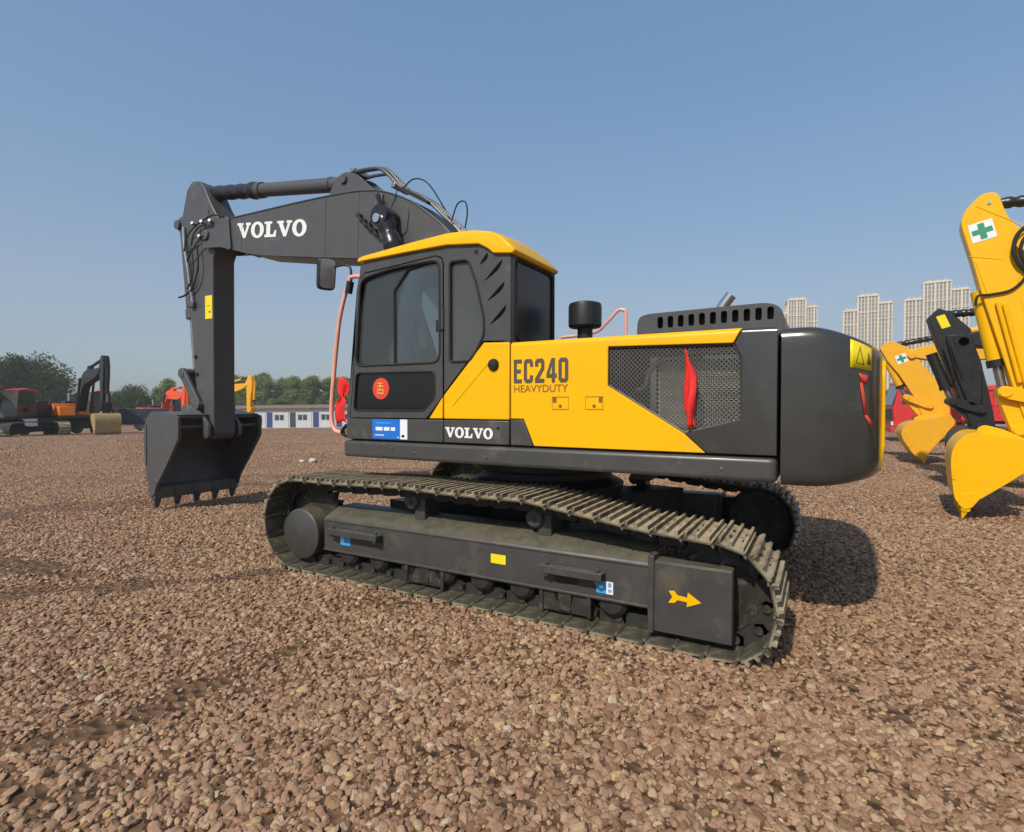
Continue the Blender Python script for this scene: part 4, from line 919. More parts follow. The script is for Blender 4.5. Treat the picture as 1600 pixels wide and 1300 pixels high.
# ------------------------------------------------------------------ other excavators in the yard
def offset_poly(P, d): return [(p[0]+d[0], p[1]+d[1]) for p in P]
ARM_LOCAL = [(p[0]+5.37, p[1]-4.02) for p in AR]                    # boom pin at the origin
def yard_excavator(label, loc, rz, body, boom_m, bucket_m, roof_m=None, arm_poly=None, pin=(-5.37, 4.02), boom_top=None, tilt=0.0, bucket_T=None, wrapm='wrap', lower=0.0, frontw=None, cyl_pts=None, group=None, arm_extra=None, dark='black', cabm='grey'):
    """the same kind of machine with simpler parts; the boom points to local -x"""
    e = thing('excavator', label, 'excavator', (loc[0], loc[1], float(gz(loc[0], loc[1]))), rz, group)
    # tracks
    for s in (-1, 1):
        t = MB().add(prism([(-1.6, .25), (-1.6, .60), (1.6, .60), (1.6, .25)], s*1.1, s*1.42)); fr_ = t.build('track_frame', dark, e, bevel=.02)
        loop = [(p.x, p.y) for p, a in TRK]; belt = MB()
        for p, a in TRK[::1]:
            Mx = Matrix.Translation((p.x, s*1.295, p.y)) @ Matrix.Rotation(-a, 4, 'Y')
            belt.add(box(-.09, .09, -.30, .30, 0, .02), None, Mx); belt.add(box(-.02, .02, -.30, .30, .02, .05), None, Mx)
        belt.build('track_belt', 'shoe', fr_)
        for x in (-1.84, 1.86): one('track_wheel', cyl((x, s*1.12, .43), (x, s*1.42, .43), .33, 24), dark, fr_)
    one('carbody', lathe([(.8, .4), (.8, .95), (.6, 1.08)], 24), dark, e)
    one('deck_skirt', box(-1.4, 2.21, -1.4, 1.4, 1.085, 1.25), dark, e, bevel=.03)
    sp_ = one('side_panel', box(.40, 2.21, -1.4, 1.4, 1.26, 2.03), body, e, bevel=.03)
    one('vent', box(1.25, 1.95, -1.405, -1.399, 1.45, 1.90), dark, sp_)
    one('deck_box', box(-1.30, .38, .55, 1.39, 1.26, 1.85), body, e, bevel=.03)
    one('counterweight', (cv, cf), body, e, angle=50)
    one('engine_hood', prism(HO, -.95, .6), dark, e, bevel=.03)
    one('exhaust_pipe', cyl((1.66, .3, 2.2), (1.68, .3, 2.75), .05, 12), 'chrome', e)
    c_ = one('cab', plate([(-1.355, 1.26), (-1.31, 1.75), (-1.172, 2.80), (.13, 2.82), (.372, 2.715), (.372, 1.26)], [W1, W2, Q], -1.335, -1.395), cabm, e)
    one('far_wall', plate([(-1.355, 1.26), (-1.31, 1.75), (-1.172, 2.80), (.13, 2.82), (.372, 2.715), (.372, 1.26)], [FWo], -.50, -.47), cabm, c_)
    one('rear_wall', plate([(-1.335, 1.26), (-.50, 1.26), (-.50, 2.72), (-1.335, 2.715)], [RWo], .372, .335, 'x'), cabm, c_)
    one('front_frame', prism([(-1.35, 1.26), (-1.30, 1.26), (-1.26, 1.70), (-1.308, 1.70)], -1.335, -.50), cabm, c_)
    one('window_pane', prism(W1, -1.366, -1.360), 'glass_film', c_); one('window_pane', prism(W2, -1.366, -1.360), 'glass_dark', c_)
    one('window_pane', prism(Q, -1.366, -1.360), 'glass_film', c_); one('window_pane', prism(RWo, .350, .356, 'x'), 'glass_dark', c_)
    one('window_pane', prism(FWo, -.483, -.488), 'glass_film', c_)
    one('windscreen', prism([(-1.312, 1.50), (-1.306, 1.50), (-1.155, 2.78), (-1.161, 2.78)], -1.33, -.505), 'glass_film', c_)
    MB().add(box(-.6, .0, -1.1, -.7, 1.26, 1.8)).add(box(-.1, .05, -1.1, -.7, 1.8001, 2.3)).build('seat', 'seat', c_)
    one('roof', (rv_, rf_), roof_m or body, c_)
    # boom: the big machine's outline bent so that its tip reaches the arm pin
    ft = Vector((-.40, 1.66)); P0 = Vector((-5.37, 4.02)); p1 = Vector(pin)
    a0 = P0-ft; a1 = p1-ft; sc = a1.length/a0.length; an = math.atan2(a1.y, a1.x)-math.atan2(a0.y, a0.x)
    def warp(p):
        d = Vector((p[0], p[1]))-ft; return (ft.x+sc*(d.x*math.cos(an)-d.y*math.sin(an)), ft.y+sc*(d.x*math.sin(an)+d.y*math.cos(an)))
    nose = [(-5.50, 4.02), (-5.40, 4.17)]
    b_ = one('boom', prism([warp(p) for p in bt+bb+nose], -.17, .27), boom_m, e, bevel=.015)
    br_ = warp((-2.70, 4.33))
    one('cylinder_bracket', prism([warp(p) for p in ((-2.98, 4.13), (-2.86, 4.36), (-2.68, 4.44), (-2.50, 4.36), (-2.20, 4.08))], -.08, .18), boom_m, b_)
    for s in (-.32, .42):
        x0, z0 = warp((-1.86, 3.66)); cy_ = one('boom_cylinder', cyl((-1.02, s, 1.5), ((x0-1.02)/2, s, (z0+1.5)/2), .10, 14), boom_m, e)
        one('cylinder_rod', cyl(((x0-1.02)/2, s, (z0+1.5)/2), (x0, s, z0), .075, 12), wrapm, cy_)
    one('hydraulic_pipe', tube(smoothpath([(warp(p)[0], .0, warp(p)[1]) for p in ((-3.0, 4.2), (-2.6, 4.46), (-2.2, 4.38), (-1.8, 4.12), (-1.2, 3.66), (-.7, 2.95))], 4), .03, 6), dark, b_)
    # arm
    ap = arm_poly if arm_poly else [(pin[0]+q[0]*math.cos(tilt)-q[1]*math.sin(tilt), pin[1]+q[0]*math.sin(tilt)+q[1]*math.cos(tilt)) for q in ARM_LOCAL]
    a_ = one('arm', prism(ap, -.13, .23), boom_m, e, bevel=.012)
    one('pivot_pin', cyl((pin[0], -.20, pin[1]), (pin[0], .30, pin[1]), .085, 16), boom_m, a_)
    tp_ = max(ap, key=lambda q: q[1]); tp_ = (tp_[0]+.03, tp_[1]-.12)
    A0 = Vector((tp_[0], .05, tp_[1])); A1 = Vector((br_[0], .05, br_[1]))
    k_ = one('arm_cylinder', cyl(tuple(A0.lerp(A1, .45)), tuple(A1), .09, 16), boom_m, e)
    pts = [A0.lerp(A1, i/26*.46) for i in range(27)]; one('wrapped_rod', tube(pts, .09, 12, rr=[.075+.012*math.sin(i*2.2) for i in range(27)]), wrapm, k_)
    cp = cyl_pts or [(pin[0]-.93, pin[1]+.31), (pin[0]-.69, pin[1]-1.98), (pin[0]-.29, pin[1]-2.47), (pin[0]-.47, pin[1]-2.62)]
    q0 = Vector((cp[0][0], .05, cp[0][1])); q1 = Vector((cp[1][0], .05, cp[1][1]))
    bcy = one('bucket_cylinder', cyl(tuple(q0), tuple(q0.lerp(q1, .70)), .10, 18), boom_m, e)
    one('cylinder_gland', cyl(tuple(q0.lerp(q1, .68)), tuple(q0.lerp(q1, .75)), .112, 18), 'black', bcy)
    one('cylinder_rod', cyl(tuple(q0.lerp(q1, .75)), tuple(q1), .055, 14), 'steel', bcy)
    def link(name, a, b, w_, ys_):
        A = Vector(a); B = Vector(b); t = (B-A).normalized(); n2 = Vector((-t.y, t.x))*w_
        L_ = MB()
        for y0, y1 in ys_:
            L_.add(prism(rnd([tuple(A-t*w_+n2*.6), tuple(A-t*w_-n2*.6), tuple(A-n2), tuple(B-n2), tuple(B+t*w_-n2*.6), tuple(B+t*w_+n2*.6), tuple(B+n2), tuple(A+n2)], .05, 2), y0, y1))
        for p in (A, B): L_.add(cyl((p.x, ys_[0][0]-.02, p.y), (p.x, ys_[-1][1]+.02, p.y), w_*.8, 14))
        L_.build(name, boom_m, e, bevel=.005)
    link('bucket_link', cp[1], cp[2], .085, [(-.20, -.14), (.24, .30)]); link('tipping_link', cp[1], cp[3], .085, [(-.10, .20)])
    bucket(e, bucket_m, -.60, .70, bucket_T if bucket_T is not None else Matrix.Translation((pin[0]-.77, 0, pin[1]-3.975)), 5)
    return e, a_

# right-hand row, all facing the same way as the large one
S2 = lambda dx, dz, ang, sx, sz: Matrix.Translation((dx, 0, dz)) @ Matrix.Rotation(R(ang), 4, 'Y') @ Matrix.Diagonal((sx, 1, sz, 1))
armF = [(p[0]-10.2, p[1]) for p in ((4.57, 4.48), (4.40, 4.49), (4.21, 4.28), (4.17, 4.11), (4.30, 3.60), (4.42, 3.07), (4.85, 1.45), (4.95, 1.18), (5.12, 1.10), (5.26, 1.28), (5.28, 1.9), (5.18, 2.8), (5.12, 3.35), (5.14, 3.62), (5.02, 3.80), (4.81, 3.92), (4.69, 4.08), (4.63, 4.25))]
rzF = R(-6); placeF = (4.09-(-6.02*math.cos(rzF)+.60*math.sin(rzF)), 4.43-(-6.02*math.sin(rzF)-.60*math.cos(rzF)))
eF, aF = yard_excavator('bright yellow excavator at the right edge, its arm and bucket near the camera', placeF, rzF, 'yellow', 'yellow', 'yellow', arm_poly=rnd(armF, .09, 3), pin=(-5.35, 3.70),
    bucket_T=S2(-6.02, .0, 6, .95, .84), cyl_pts=[(-5.80, 3.16), (-5.52, 1.72), (-5.15, 1.62), (-5.36, 1.20)], group='excavators in the right-hand row')
armG = [(p[0]-9.6, p[1]) for p in ((4.66, 3.42), (4.48, 3.50), (4.32, 3.32), (4.42, 2.95), (4.56, 2.55), (5.02, 1.15), (5.12, .98), (5.30, .98), (5.40, 1.15), (5.30, 1.75), (5.18, 2.30), (5.05, 2.75), (5.00, 3.05))]
eG, aG = yard_excavator('excavator with a dark grey arm and yellow label, between two yellow arms', (9.6, 9.03), 0, 'ochre_paint', 'black', 'black', arm_poly=armG, pin=(-4.72, 2.80),
    bucket_T=S2(-4.72, .0, 4, 1.0, .80), cyl_pts=[(-5.20, 2.60), (-4.86, 1.62), (-4.42, 1.45), (-4.30, 1.10)], group='excavators in the right-hand row')
armH = [(p[0]-10.0, p[1]) for p in ((4.10, 3.30), (3.92, 3.24), (3.84, 3.08), (4.00, 2.75), (4.28, 2.35), (4.62, 1.75), (4.80, 1.22), (4.95, 1.08), (5.30, 1.05), (5.40, 1.20), (5.36, 1.72), (5.02, 2.30), (4.72, 2.72), (4.62, 2.95), (4.45, 3.10))]
eH, aH = yard_excavator('ochre yellow excavator farther back, arm folded low behind the black counterweight', (10.0, 13.33), 0, 'ochre_paint', 'ochre_paint', 'ochre_paint', arm_poly=armH, pin=(-5.45, 2.88),
    bucket_T=S2(-5.24, .0, -16, 1.25, .80), cyl_pts=[(-6.0, 2.80), (-5.55, 1.75), (-5.05, 1.52), (-5.10, 1.15)], group='excavators in the right-hand row')
def cross_sticker(parent, c, w_, ang, y):
    t = Matrix.Translation((c[0], y, c[1])) @ Matrix.Rotation(R(ang), 4, 'Y')
    MB().add(box(-w_/2, w_/2, -.003, 0, -w_/2, w_/2), None, t).build('white_sticker', 'sticker_white', parent)
    g_ = [(-.13, -.40), (.13, -.40), (.13, -.13), (.40, -.13), (.40, .13), (.13, .13), (.13, .40), (-.13, .40), (-.13, .13), (-.40, .13), (-.40, -.13), (-.13, -.13)]
    MB().add(prism([(p[0]*w_*1.06, p[1]*w_*1.06) for p in g_], -.0055, -.0032), None, t).build('green_cross', 'sticker_green', parent)
cross_sticker(aF, (4.41-10.2, 3.965), .265, -13, -.1305); cross_sticker(aH, (4.32-10.0, 2.80), .24, -20, -.1305)
one('yellow_sticker', prism([(-5.16, 3.33), (-5.02, 3.37), (-4.92, 3.12), (-5.06, 3.08)], -.1305, -.134), 'sticker_yellow', aG)
one('yellow_sticker', prism([(-4.80, 2.10), (-4.74, 2.11), (-4.74, 2.02), (-4.80, 2.01)], -.1305, -.134), 'sticker_yellow', aH)
# hoses and plates on the nearest yellow arm
one('arm_hose', tube(smoothpath([(-5.28, -.16, 3.30), (-5.40, -.20, 3.42), (-5.47, -.22, 3.62), (-5.44, -.22, 3.82), (-5.32, -.22, 3.93), (-5.15, -.22, 3.90)], 6), .026, 8), 'rubber', aF)
one('arm_hose', tube(smoothpath([(-5.24, -.16, 3.26), (-5.35, -.19, 3.44), (-5.40, -.21, 3.62), (-5.36, -.21, 3.78), (-5.26, -.21, 3.84)], 6), .022, 8), 'rubber', aF)
one('arm_hose', tube(smoothpath([(-5.85, -.15, 2.93), (-5.83, -.17, 3.06), (-5.70, -.16, 3.07), (-5.50, -.16, 3.10), (-5.38, -.16, 3.20), (-5.33, -.16, 3.30)], 6), .016, 8), 'rubber', aF)
one('weld_seam', tube([(-5.92, -.131, 3.63), (-5.50, -.131, 3.52)], .006, 5), 'yellow', aF)
one('weld_seam', tube([(-5.86, -.131, 4.32), (-5.35, -.131, 3.95)], .006, 5), 'yellow', aF)
one('reinforcing_plate', prism([(-5.86, 3.55), (-5.72, 3.05), (-5.45, 3.08), (-5.36, 3.35), (-5.40, 3.52)], -.139, -.131), 'yellow', aF, bevel=.003)
one('reinforcing_plate', prism([(-5.38, 2.98), (-5.10, 2.90), (-5.06, 1.60), (-5.14, 1.60)], -.139, -.131), 'yellow', aF, bevel=.003)
for x, z in ((-5.72, 4.34), (-5.30, 2.85), (-5.10, 2.2)): one('bolt', cyl((x, -.131, z), (x, -.145, z), .022, 10), 'steel', aF)
one('arm_pipe', tube([(-5.55, -.17, 2.92), (-5.30, -.17, 1.75)], .028, 8), 'yellow', aF)
one('arm_pipe', tube([(-5.62, -.17, 2.95), (-5.38, -.17, 1.85)], .028, 8), 'yellow', aF)
for a_, b_ in (((-5.02, 2.7), (-4.86, 2.05)), ((-4.95, 2.9), (-4.72, 2.0))): one('arm_hose', tube(smoothpath([(a_[0], -.17, a_[1]), ((a_[0]+b_[0])/2, -.24, (a_[1]+b_[1])/2), (b_[0], -.17, b_[1])], 6), .03, 8), 'rubber', aG)
one('hose_cover', prism(rnd([(-5.02, 2.95), (-4.62, 2.95), (-4.42, 2.30), (-4.42, 1.55), (-4.62, 1.50), (-4.85, 2.20)], .1, 3), -.20, -.135), 'wrap', aG, bevel=.03)

# left background machines
RT = Vector((.87226, .48905)); VW = Vector((-.48905, .87226))
def face(fx, fv): 
    d = (RT*fx+VW*fv).normalized(); return math.atan2(-d.y, -d.x)
def placed(local, target, rz):
    c, s = math.cos(rz), math.sin(rz); return (target[0]-(local[0]*c-local[1]*s), target[1]-(local[0]*s+local[1]*c))
rz = face(.15, -1.0)
yard_excavator('distant dark excavator with a red cab roof at the far left edge', placed((-.5, -.9), (-40.7, 9.7), rz), rz, 'black', 'black', 'tan_steel', roof_m='red_paint', pin=(-5.0, 2.6), group='excavators far across the yard')
rz = face(.77, -.64)
yard_excavator('distant orange excavator with a raised black boom beside the dark trees', placed((-6.1, .05), (-34.8, 11.9), rz), rz, 'orange_paint', 'black', 'tan_steel', group='excavators far across the yard')
rz = face(.75, -.66)
yard_excavator('distant orange red excavator showing above the large black bucket', placed((-5.5, .05), (-41.8, 20.6), rz), rz, 'vermilion', 'vermilion', 'red_paint', pin=(-5.2, 2.9), group='excavators far across the yard')
rz = face(.85, -.5)
yard_excavator('distant yellow excavator with raised arm beside the white cabins', placed((-5.6, .05), (-40.9, 25.7), rz), rz, 'ochre_paint', 'ochre_paint', 'tan_steel', group='excavators far across the yard')

# ------------------------------------------------------------------ trucks
def wheel(parent, x, y, r=.50):
    s = 1 if y > 0 else -1
    o = one('wheel', lathe([(.20, -.14), (r*.90, -.14), (r, -.09), (r, .09), (r*.90, .14), (.20, .14)], 24, Matrix.Translation((x, y, r)) @ Matrix.Rotation(R(90), 4, 'X')), 'rubber', parent)
    one('rim', lathe([(.0, .03), (.10, .03), (.12, .09), (.27, .12), (.29, .145), (.29, .0)], 18, Matrix.Translation((x, y, r)) @ Matrix.Rotation(R(90 if s < 0 else -90), 4, 'X')), 'steel', o)
def dump_truck(label, loc, rz, col, group=None):
    t = thing('dump_truck', label, 'truck', (loc[0], loc[1], float(gz(*loc))), rz, group)
    one('chassis', box(-4.0, 3.6, -.45, .45, .62, .86), 'red_paint', t, bevel=.02)
    for x in (-2.7, 1.6, 2.95):
        for y in (-1.05, 1.05): wheel(t, x, y)
    b = MB().add(box(-1.6, 3.7, -1.22, 1.22, .98, 1.06)).add(box(-1.6, 3.7, -1.24, -1.18, 1.06, 2.25)).add(box(-1.6, 3.7, 1.18, 1.24, 1.06, 2.25)).add(box(-1.66, -1.58, -1.24, 1.24, .98, 2.55)).add(box(3.66, 3.72, -1.2, 1.2, 1.06, 2.2))
    bd = b.build('dump_body', col, t, bevel=.01)
    for i in range(7): one('body_rib', box(-1.45+i*.80, -1.35+i*.80, -1.31, -1.24, .95, 2.28), col, bd, bevel=.01)
    for z in (1.0, 1.62, 2.24): one('body_rail', box(-1.6, 3.7, -1.295, -1.243, z-.05, z+.05), col, bd, bevel=.01)
    c = one('cab', prism([(-3.95, .62), (-3.98, 1.5), (-3.72, 2.62), (-2.05, 2.70), (-1.95, .95)], -1.2, 1.2), col, t, bevel=.05)
    one('windscreen', prism([(-3.99, 1.58), (-4.0, 1.60), (-3.76, 2.46), (-3.75, 2.44)], -1.05, 1.05), 'far_glass', c)
    one('side_window', prism([(-3.70, 1.62), (-3.50, 2.42), (-2.60, 2.42), (-2.60, 1.62)], -1.215, -1.205), 'far_glass', c)
    one('grille', box(-4.02, -3.97, -.85, .85, .95, 1.42), 'black', c)
    for y in (-.95, .95): one('headlight', box(-4.02, -3.96, y-.16, y+.16, .72, .88), 'sticker_white', c)
    one('bumper', box(-4.06, -3.92, -1.2, 1.2, .42, .66), 'red_paint', c, bevel=.02)
    one('fuel_tank', cyl((-1.5, -.85, .72), (.2, -.85, .72), .30, 18), 'steel', t)
    one('underrun_rail', box(-1.2, 1.0, -1.22, -1.16, .42, .60), 'red_paint', t)
    return t
dump_truck('red dump truck with ribbed body standing behind the row of yellow arms', (9.0, 25.0), R(4), 'red_paint', 'red dump trucks')
dump_truck('second red dump truck parked deeper behind the first', (12.5, 30.5), R(4), 'red_paint', 'red dump trucks')
def flatbed(label, loc, rz, col, cabc='sticker_white'):
    t = thing('small_truck', label, 'truck', (loc[0], loc[1], float(gz(*loc))), rz)
    one('cab', prism([(-2.3, .45), (-2.3, 1.15), (-1.95, 1.95), (-.75, 1.95), (-.70, .45)], -.85, .85), cabc, t, bevel=.05)
    one('side_window', prism([(-2.0, 1.22), (-1.75, 1.82), (-.95, 1.82), (-.95, 1.22)], -.865, -.852), 'far_glass', t)
    one('cargo_box', box(-.62, 2.6, -.95, .95, .62, 1.75), col, t, bevel=.02)
    for x in (-1.5, 1.7):
        for y in (-.75, .75): wheel(t, x, y, .36)
    return t
flatbed('small truck with dark blue box parked by the distant orange excavator', (-41.6, 16.2), face(-.8, -.5), 'navy', 'navy')
flatbed('small pale truck parked between the two leftmost distant excavators', (-47.5, 13.6), face(-.5, -.9), 'black')

# ------------------------------------------------------------------ white cabins
def cabin(label, i):
    L_ = 3.02; base = Vector((-66.0, 38.9)); ax = Vector((.872, .489))
    p = base+ax*(i*L_); rz = math.atan2(ax.y, ax.x)
    t = thing('site_cabin', label, 'cabin', (p.x, p.y, float(gz(p.x, p.y))), rz, 'white cabins in a row')
    body_ = one('wall', plate([(0, 0), (3.0, 0), (3.0, 2.55), (0, 2.55)], [[(.25, .05), (1.02, .05), (1.02, 2.05), (.25, 2.05)], [(1.25, .95), (2.55, .95), (2.55, 1.78), (1.25, 1.78)]], 0, .08), 'wall_white', t)
    one('wall', box(0, .06, .08, 5.0, 0, 2.55), 'wall_white', t); one('wall', box(2.94, 3.0, .08, 5.0, 0, 2.55), 'wall_white', t); one('wall', box(.06, 2.94, 4.94, 5.0, 0, 2.55), 'wall_white', t)
    d = one('door', box(.26, 1.01, .03, .06, .05, 2.04), 'door_blue' if i % 3 else 'navy', t, bevel=.01); one('handle', box(.90, .94, -.02, .03, .95, 1.10), 'steel', d)
    wn = one('window', plate([(1.26, .96), (2.54, .96), (2.54, 1.77), (1.26, 1.77)], [[(1.32, 1.02), (1.86, 1.02), (1.86, 1.71), (1.32, 1.71)], [(1.94, 1.02), (2.48, 1.02), (2.48, 1.71), (1.94, 1.71)]], .02, .06), 'wall_white', t)
    for x in (1.33, 1.95): one('pane', box(x, x+.52, .035, .045, 1.03, 1.70), 'far_glass', wn)
    one('pilaster', box(-.06, .06, -.05, -.001, 0, 2.55), 'wall_white', t)
    rf = one('roof', prism([(-.45, 2.56), (5.3, 2.56), (5.3, 2.66), (2.4, 3.02), (-.45, 2.66)], -.004, 3.008, 'x'), 'roof_brown', t)
    return t
names = ['leftmost', 'second', 'third', 'fourth', 'fifth', 'sixth', 'seventh']
for i in range(7): cabin('white cabin with brown roof, %s from the left in the far row' % names[i], i)

# ------------------------------------------------------------------ trees
def make_tree_meshes(seed, h, rx, kind, leaf, nl=2600):
    rg = random.Random(seed); tr = MB(); lv = []; lf = []
    th = h*.30; base = [(0, 0, -.2), (rg.uniform(-.1, .1), rg.uniform(-.1, .1), th*.5), (rg.uniform(-.2, .2), rg.uniform(-.2, .2), th), (0, 0, h*.62), (.1, 0, h*.85)]
    tr.add(tube(base, .2, 8, rr=[h*.026, h*.021, h*.018, h*.010, h*.004]))
    cl = []
    for i in range(38 if kind == 'round' else 34):
        a = rg.uniform(0, 6.283); t = rg.random()
        if kind == 'round': z = h*(.28+.66*t); rad = rx*(math.sin(math.pi*(.12+.80*t))**.7)*rg.uniform(.35, 1.0)
        else: z = h*(.10+.86*t); rad = rx*(1-.62*t**2.2)*rg.uniform(.2, 1.0)
        c = Vector((rad*math.cos(a), rad*math.sin(a), z)); cl.append((c, rg.uniform(.16, .30)*rx*(1.25 if kind == 'round' else 1.1)))
        tr.add(tube([(0, 0, z*.62), tuple(c*.55+Vector((0, 0, z*.30))), tuple(c)], .05, 5, rr=[h*.008, h*.005, h*.002]))
    for i in range(nl):
        c, r = rg.choice(cl); d = Vector((rg.gauss(0, 1), rg.gauss(0, 1), rg.gauss(0, .8))); d = d.normalized()*r*(rg.random()**.4)*1.35
        p = c+d; s = leaf*rg.uniform(.6, 1.3)
        u = Vector((rg.gauss(0, 1), rg.gauss(0, 1), rg.gauss(0, .6))).normalized(); v_ = u.cross(Vector((rg.gauss(0, 1), rg.gauss(0, 1), rg.gauss(0, 1)))).normalized()
        o = len(lv); lv += [tuple(p-u*s), tuple(p+v_*s*.55), tuple(p+u*s), tuple(p-v_*s*.55)]; lf.append((o, o+1, o+2, o+3))
    return tr.mesh('trunk', 'bark'), (lv, lf)
def crown_mesh(vf, mat):
    me = bpy.data.meshes.new('crown'); me.from_pydata(vf[0], [], vf[1]); me.materials.append(MATS[mat]); return me
TREES = {}
for key, args in {'round_a': (1, 9.5, 4.2, 'round', .19, 8000), 'round_b': (2, 8.0, 3.6, 'round', .18, 7000), 'tall_a': (3, 10.0, 3.0, 'tall', .20, 7500), 'tall_b': (4, 9.0, 2.8, 'tall', .20, 7000), 'bush': (5, 5.0, 2.6, 'round', .17, 3500)}.items():
    tm, cvf = make_tree_meshes(*args); TREES[key] = (tm, crown_mesh(cvf, 'leaf_dark' if key in ('round_a', 'round_b', 'bush') else 'leaf_mid'))
def tree(key, x, y, label, group, s=1.0, rz=0.0, sz=None):
    t = thing('tree', label, 'tree', (x, y, float(gz(x, y))), rz, group); t.scale = (s, s, sz or s)
    for me, nm in zip(TREES[key], ('trunk', 'crown')):
        o = bpy.data.objects.new(nm, me); COL.objects.link(o); o.parent = t
rg = random.Random(11)
DK = 'dark broadleaf tree in the clump at the far left edge'
for i, (x, y, s) in enumerate(((-114, 29, 1.15), (-110.5, 32.0, 1.22), (-107.5, 34.5, 1.18), (-105, 36.8, .95), (-108, 31.0, 1.1), (-103.2, 37.6, .62))):
    tree(('round_a', 'round_b')[i % 2], x, y, DK, 'dark trees at the far left', s, i*1.7)
tree('round_b', -93.0, 42.3, 'small round dark tree standing alone between the distant excavators', None, .78, .5)
tree('bush', -95.5, 41.0, 'low dark bush left of the lone round tree', None, .9, 1.5)
tree('tall_a', -88.6, 44.6, 'thin loose tree just left of the large bucket', None, .72, 2.5)
for i in range(8): tree('bush', -100+3.4*i+rg.uniform(-.8, .8), 43+1.9*i+rg.uniform(-.8, .8), 'low bush in the hedge behind the distant excavators', 'hedge bushes', rg.uniform(.6, .85), rg.uniform(0, 6))
for i in range(40):
    x = -108+.95*i+rg.uniform(-.5, .5); y = 68.4+.53*i+rg.uniform(-2.5, 2.5)
    tree(('tall_a', 'tall_b')[i % 2], x, y, 'slender green tree in the belt behind the white cabins', 'tree belt behind the cabins', rg.uniform(.86, 1.02), rg.uniform(0, 6), None)
for i in range(20):
    x = -150+11*i*.9+rg.uniform(-3, 3); y = 66+7*i*.9+rg.uniform(-3, 3)
    tree(('round_a', 'round_b')[i % 2], x, y, 'hazy tree on the far horizon', 'trees on the far horizon', rg.uniform(.7, .95), rg.uniform(0, 6))
for i in range(16):
    x = 14+5.5*i+rg.uniform(-1, 1); y = 172+3.1*i+rg.uniform(-2, 2)
    tree(('round_b', 'bush')[i % 2], x, y, 'tree at the foot of the apartment towers', 'trees below the towers', rg.uniform(.8, 1.1), rg.uniform(0, 6))

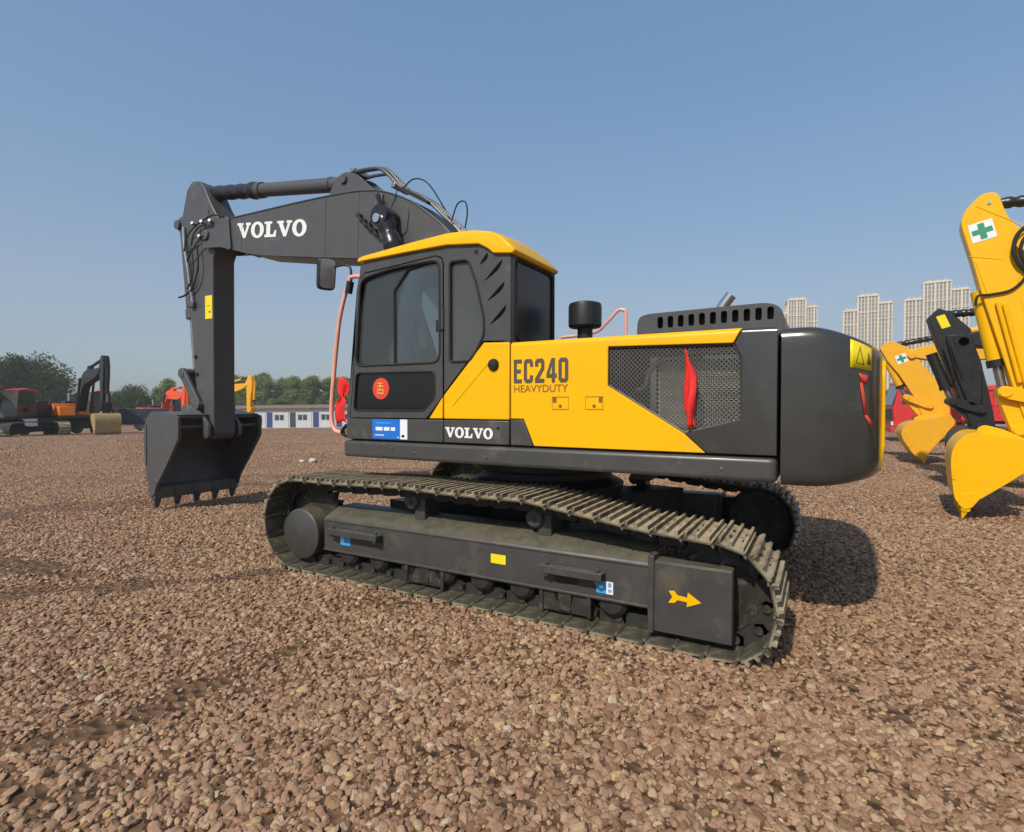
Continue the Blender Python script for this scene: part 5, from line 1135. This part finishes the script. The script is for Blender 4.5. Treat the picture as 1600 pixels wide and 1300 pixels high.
# ------------------------------------------------------------------ apartment towers
def tower(label, x, y, W, H, rz, steps, group='apartment towers'):
    t = thing('apartment_tower', label, 'tower', (x, y, float(gz(x, y))), rz, group)
    fl = 3.0
    for bi, (x0, x1, y0, y1, hh) in enumerate(steps):
        x0, x1, h = x0*W, x1*W, hh*H
        core = one('block', box(x0, x1, y0, y1, 0, h), 'tower_glass', t)
        n = max(2, round((x1-x0)/2.1)); wd = (x1-x0)/n
        for i in range(n+1):
            bw = .75 if i % 3 else 1.25; xx = x0+i*wd
            one('pilaster', box(xx-bw/2, xx+bw/2, y0-.55-(.25 if i % 3 == 0 else 0), y0-.001, 0, h+.4), 'tower_beige' if i % 3 == 0 else 'tower_pale', core)
        sl_ = MB()
        for f in range(int(h/fl)):
            sl_.add(box(x0+.1, x1-.1, y0-.12, y0-.002, f*fl+fl-.85, f*fl+fl)); sl_.add(box(x0-.30, x0-.002, y0+.1, y1-.1, f*fl+fl-1.1, f*fl+fl)); sl_.add(box(x1+.002, x1+.30, y0+.1, y1-.1, f*fl+fl-1.1, f*fl+fl))
        tag(sl_.build('floor_bands', 'tower_band', core), kind='stuff')
        ns = max(2, round((y1-y0)/2.6))
        for i in range(ns+1):
            yy = y0+i*(y1-y0)/ns
            for sx in (x0-.45, x1+.002): one('pilaster', box(sx, sx+.448, yy-.4, yy+.4, 0, h+.3), 'tower_beige', core)
        one('cornice', box(x0-.9, x1+.9, y0-1.1, y1+.6, h+.42, h+1.25), 'tower_beige', core)
        one('cornice', box(x0-.8, x1+.8, y0-.95, y1+.4, h*.86, h*.86+.7), 'tower_pale', core)
        one('parapet', box(x0+.4, x1-.4, y0+.2, y1-.3, h+1.25, h+2.2), 'tower_pale', core)
        for i in range(3): one('roof_post', box(x0+(x1-x0)*(.2+.3*i)-.2, x0+(x1-x0)*(.2+.3*i)+.2, y0+1, y0+1.4, h+2.2, h+4.0), 'tower_pale', core)
    return t
ST = [(-.50, -.20, 2, 16, .88), (-.20, .22, 0, 18, 1.0), (.22, .50, 2.5, 15, .93)]
tower('beige apartment tower nearest the excavator hood, leftmost of three', -15.5, 478.5, 29, 84, R(8), ST)
tower('beige apartment tower in the middle of the three', 32.0, 493.7, 31, 85, R(-2), ST)
tower('tallest beige apartment tower, rightmost, beside the yellow arm', 74.0, 494.6, 37, 91, R(-6), ST)

# ------------------------------------------------------------------ small things on the gravel
def rock(name, x, y, s, mat, label, cat, seed):
    rg2 = random.Random(seed); bm = bmesh.new(); bmesh.ops.create_icosphere(bm, subdivisions=2, radius=1)
    for v in bm.verts: v.co *= rg2.uniform(.82, 1.1); v.co.z *= .6
    me = bpy.data.meshes.new(name); bm.to_mesh(me); bm.free(); me.materials.append(MATS[mat])
    o = bpy.data.objects.new(name, me); COL.objects.link(o); o.scale = (s, s*.8, s); o.location = (x, y, float(gz(x, y))+s*.35); o.rotation_euler = (0, 0, seed)
    tag(o, label, cat); return o
rock('rock', -9.55, 5.3, .13, 'white_rock', 'pale rock on the gravel right of the bucket, the larger of two', 'rock', 2)
rock('rock', -9.85, 5.2, .08, 'white_rock', 'smaller pale rock lying left of the larger pale rock', 'rock', 3)

# ------------------------------------------------------------------ haze
hz = one('haze', box(-700, 900, -120, 900, -3.0, 125), 'wall_white'); tag(hz, kind='stuff')
hm = bpy.data.materials.new('haze'); hm.use_nodes = True; hn = hm.node_tree.nodes; hl = hm.node_tree.links
hn.remove(hn['Principled BSDF']); pvn = hn.new('ShaderNodeVolumePrincipled'); pvn.inputs['Density'].default_value = 0.0009; pvn.inputs['Color'].default_value = (1.0, .96, .89, 1); pvn.inputs['Anisotropy'].default_value = 0.0
hl.new(pvn.outputs[0], hn['Material Output'].inputs['Volume']); hz.data.materials.clear(); hz.data.materials.append(hm)
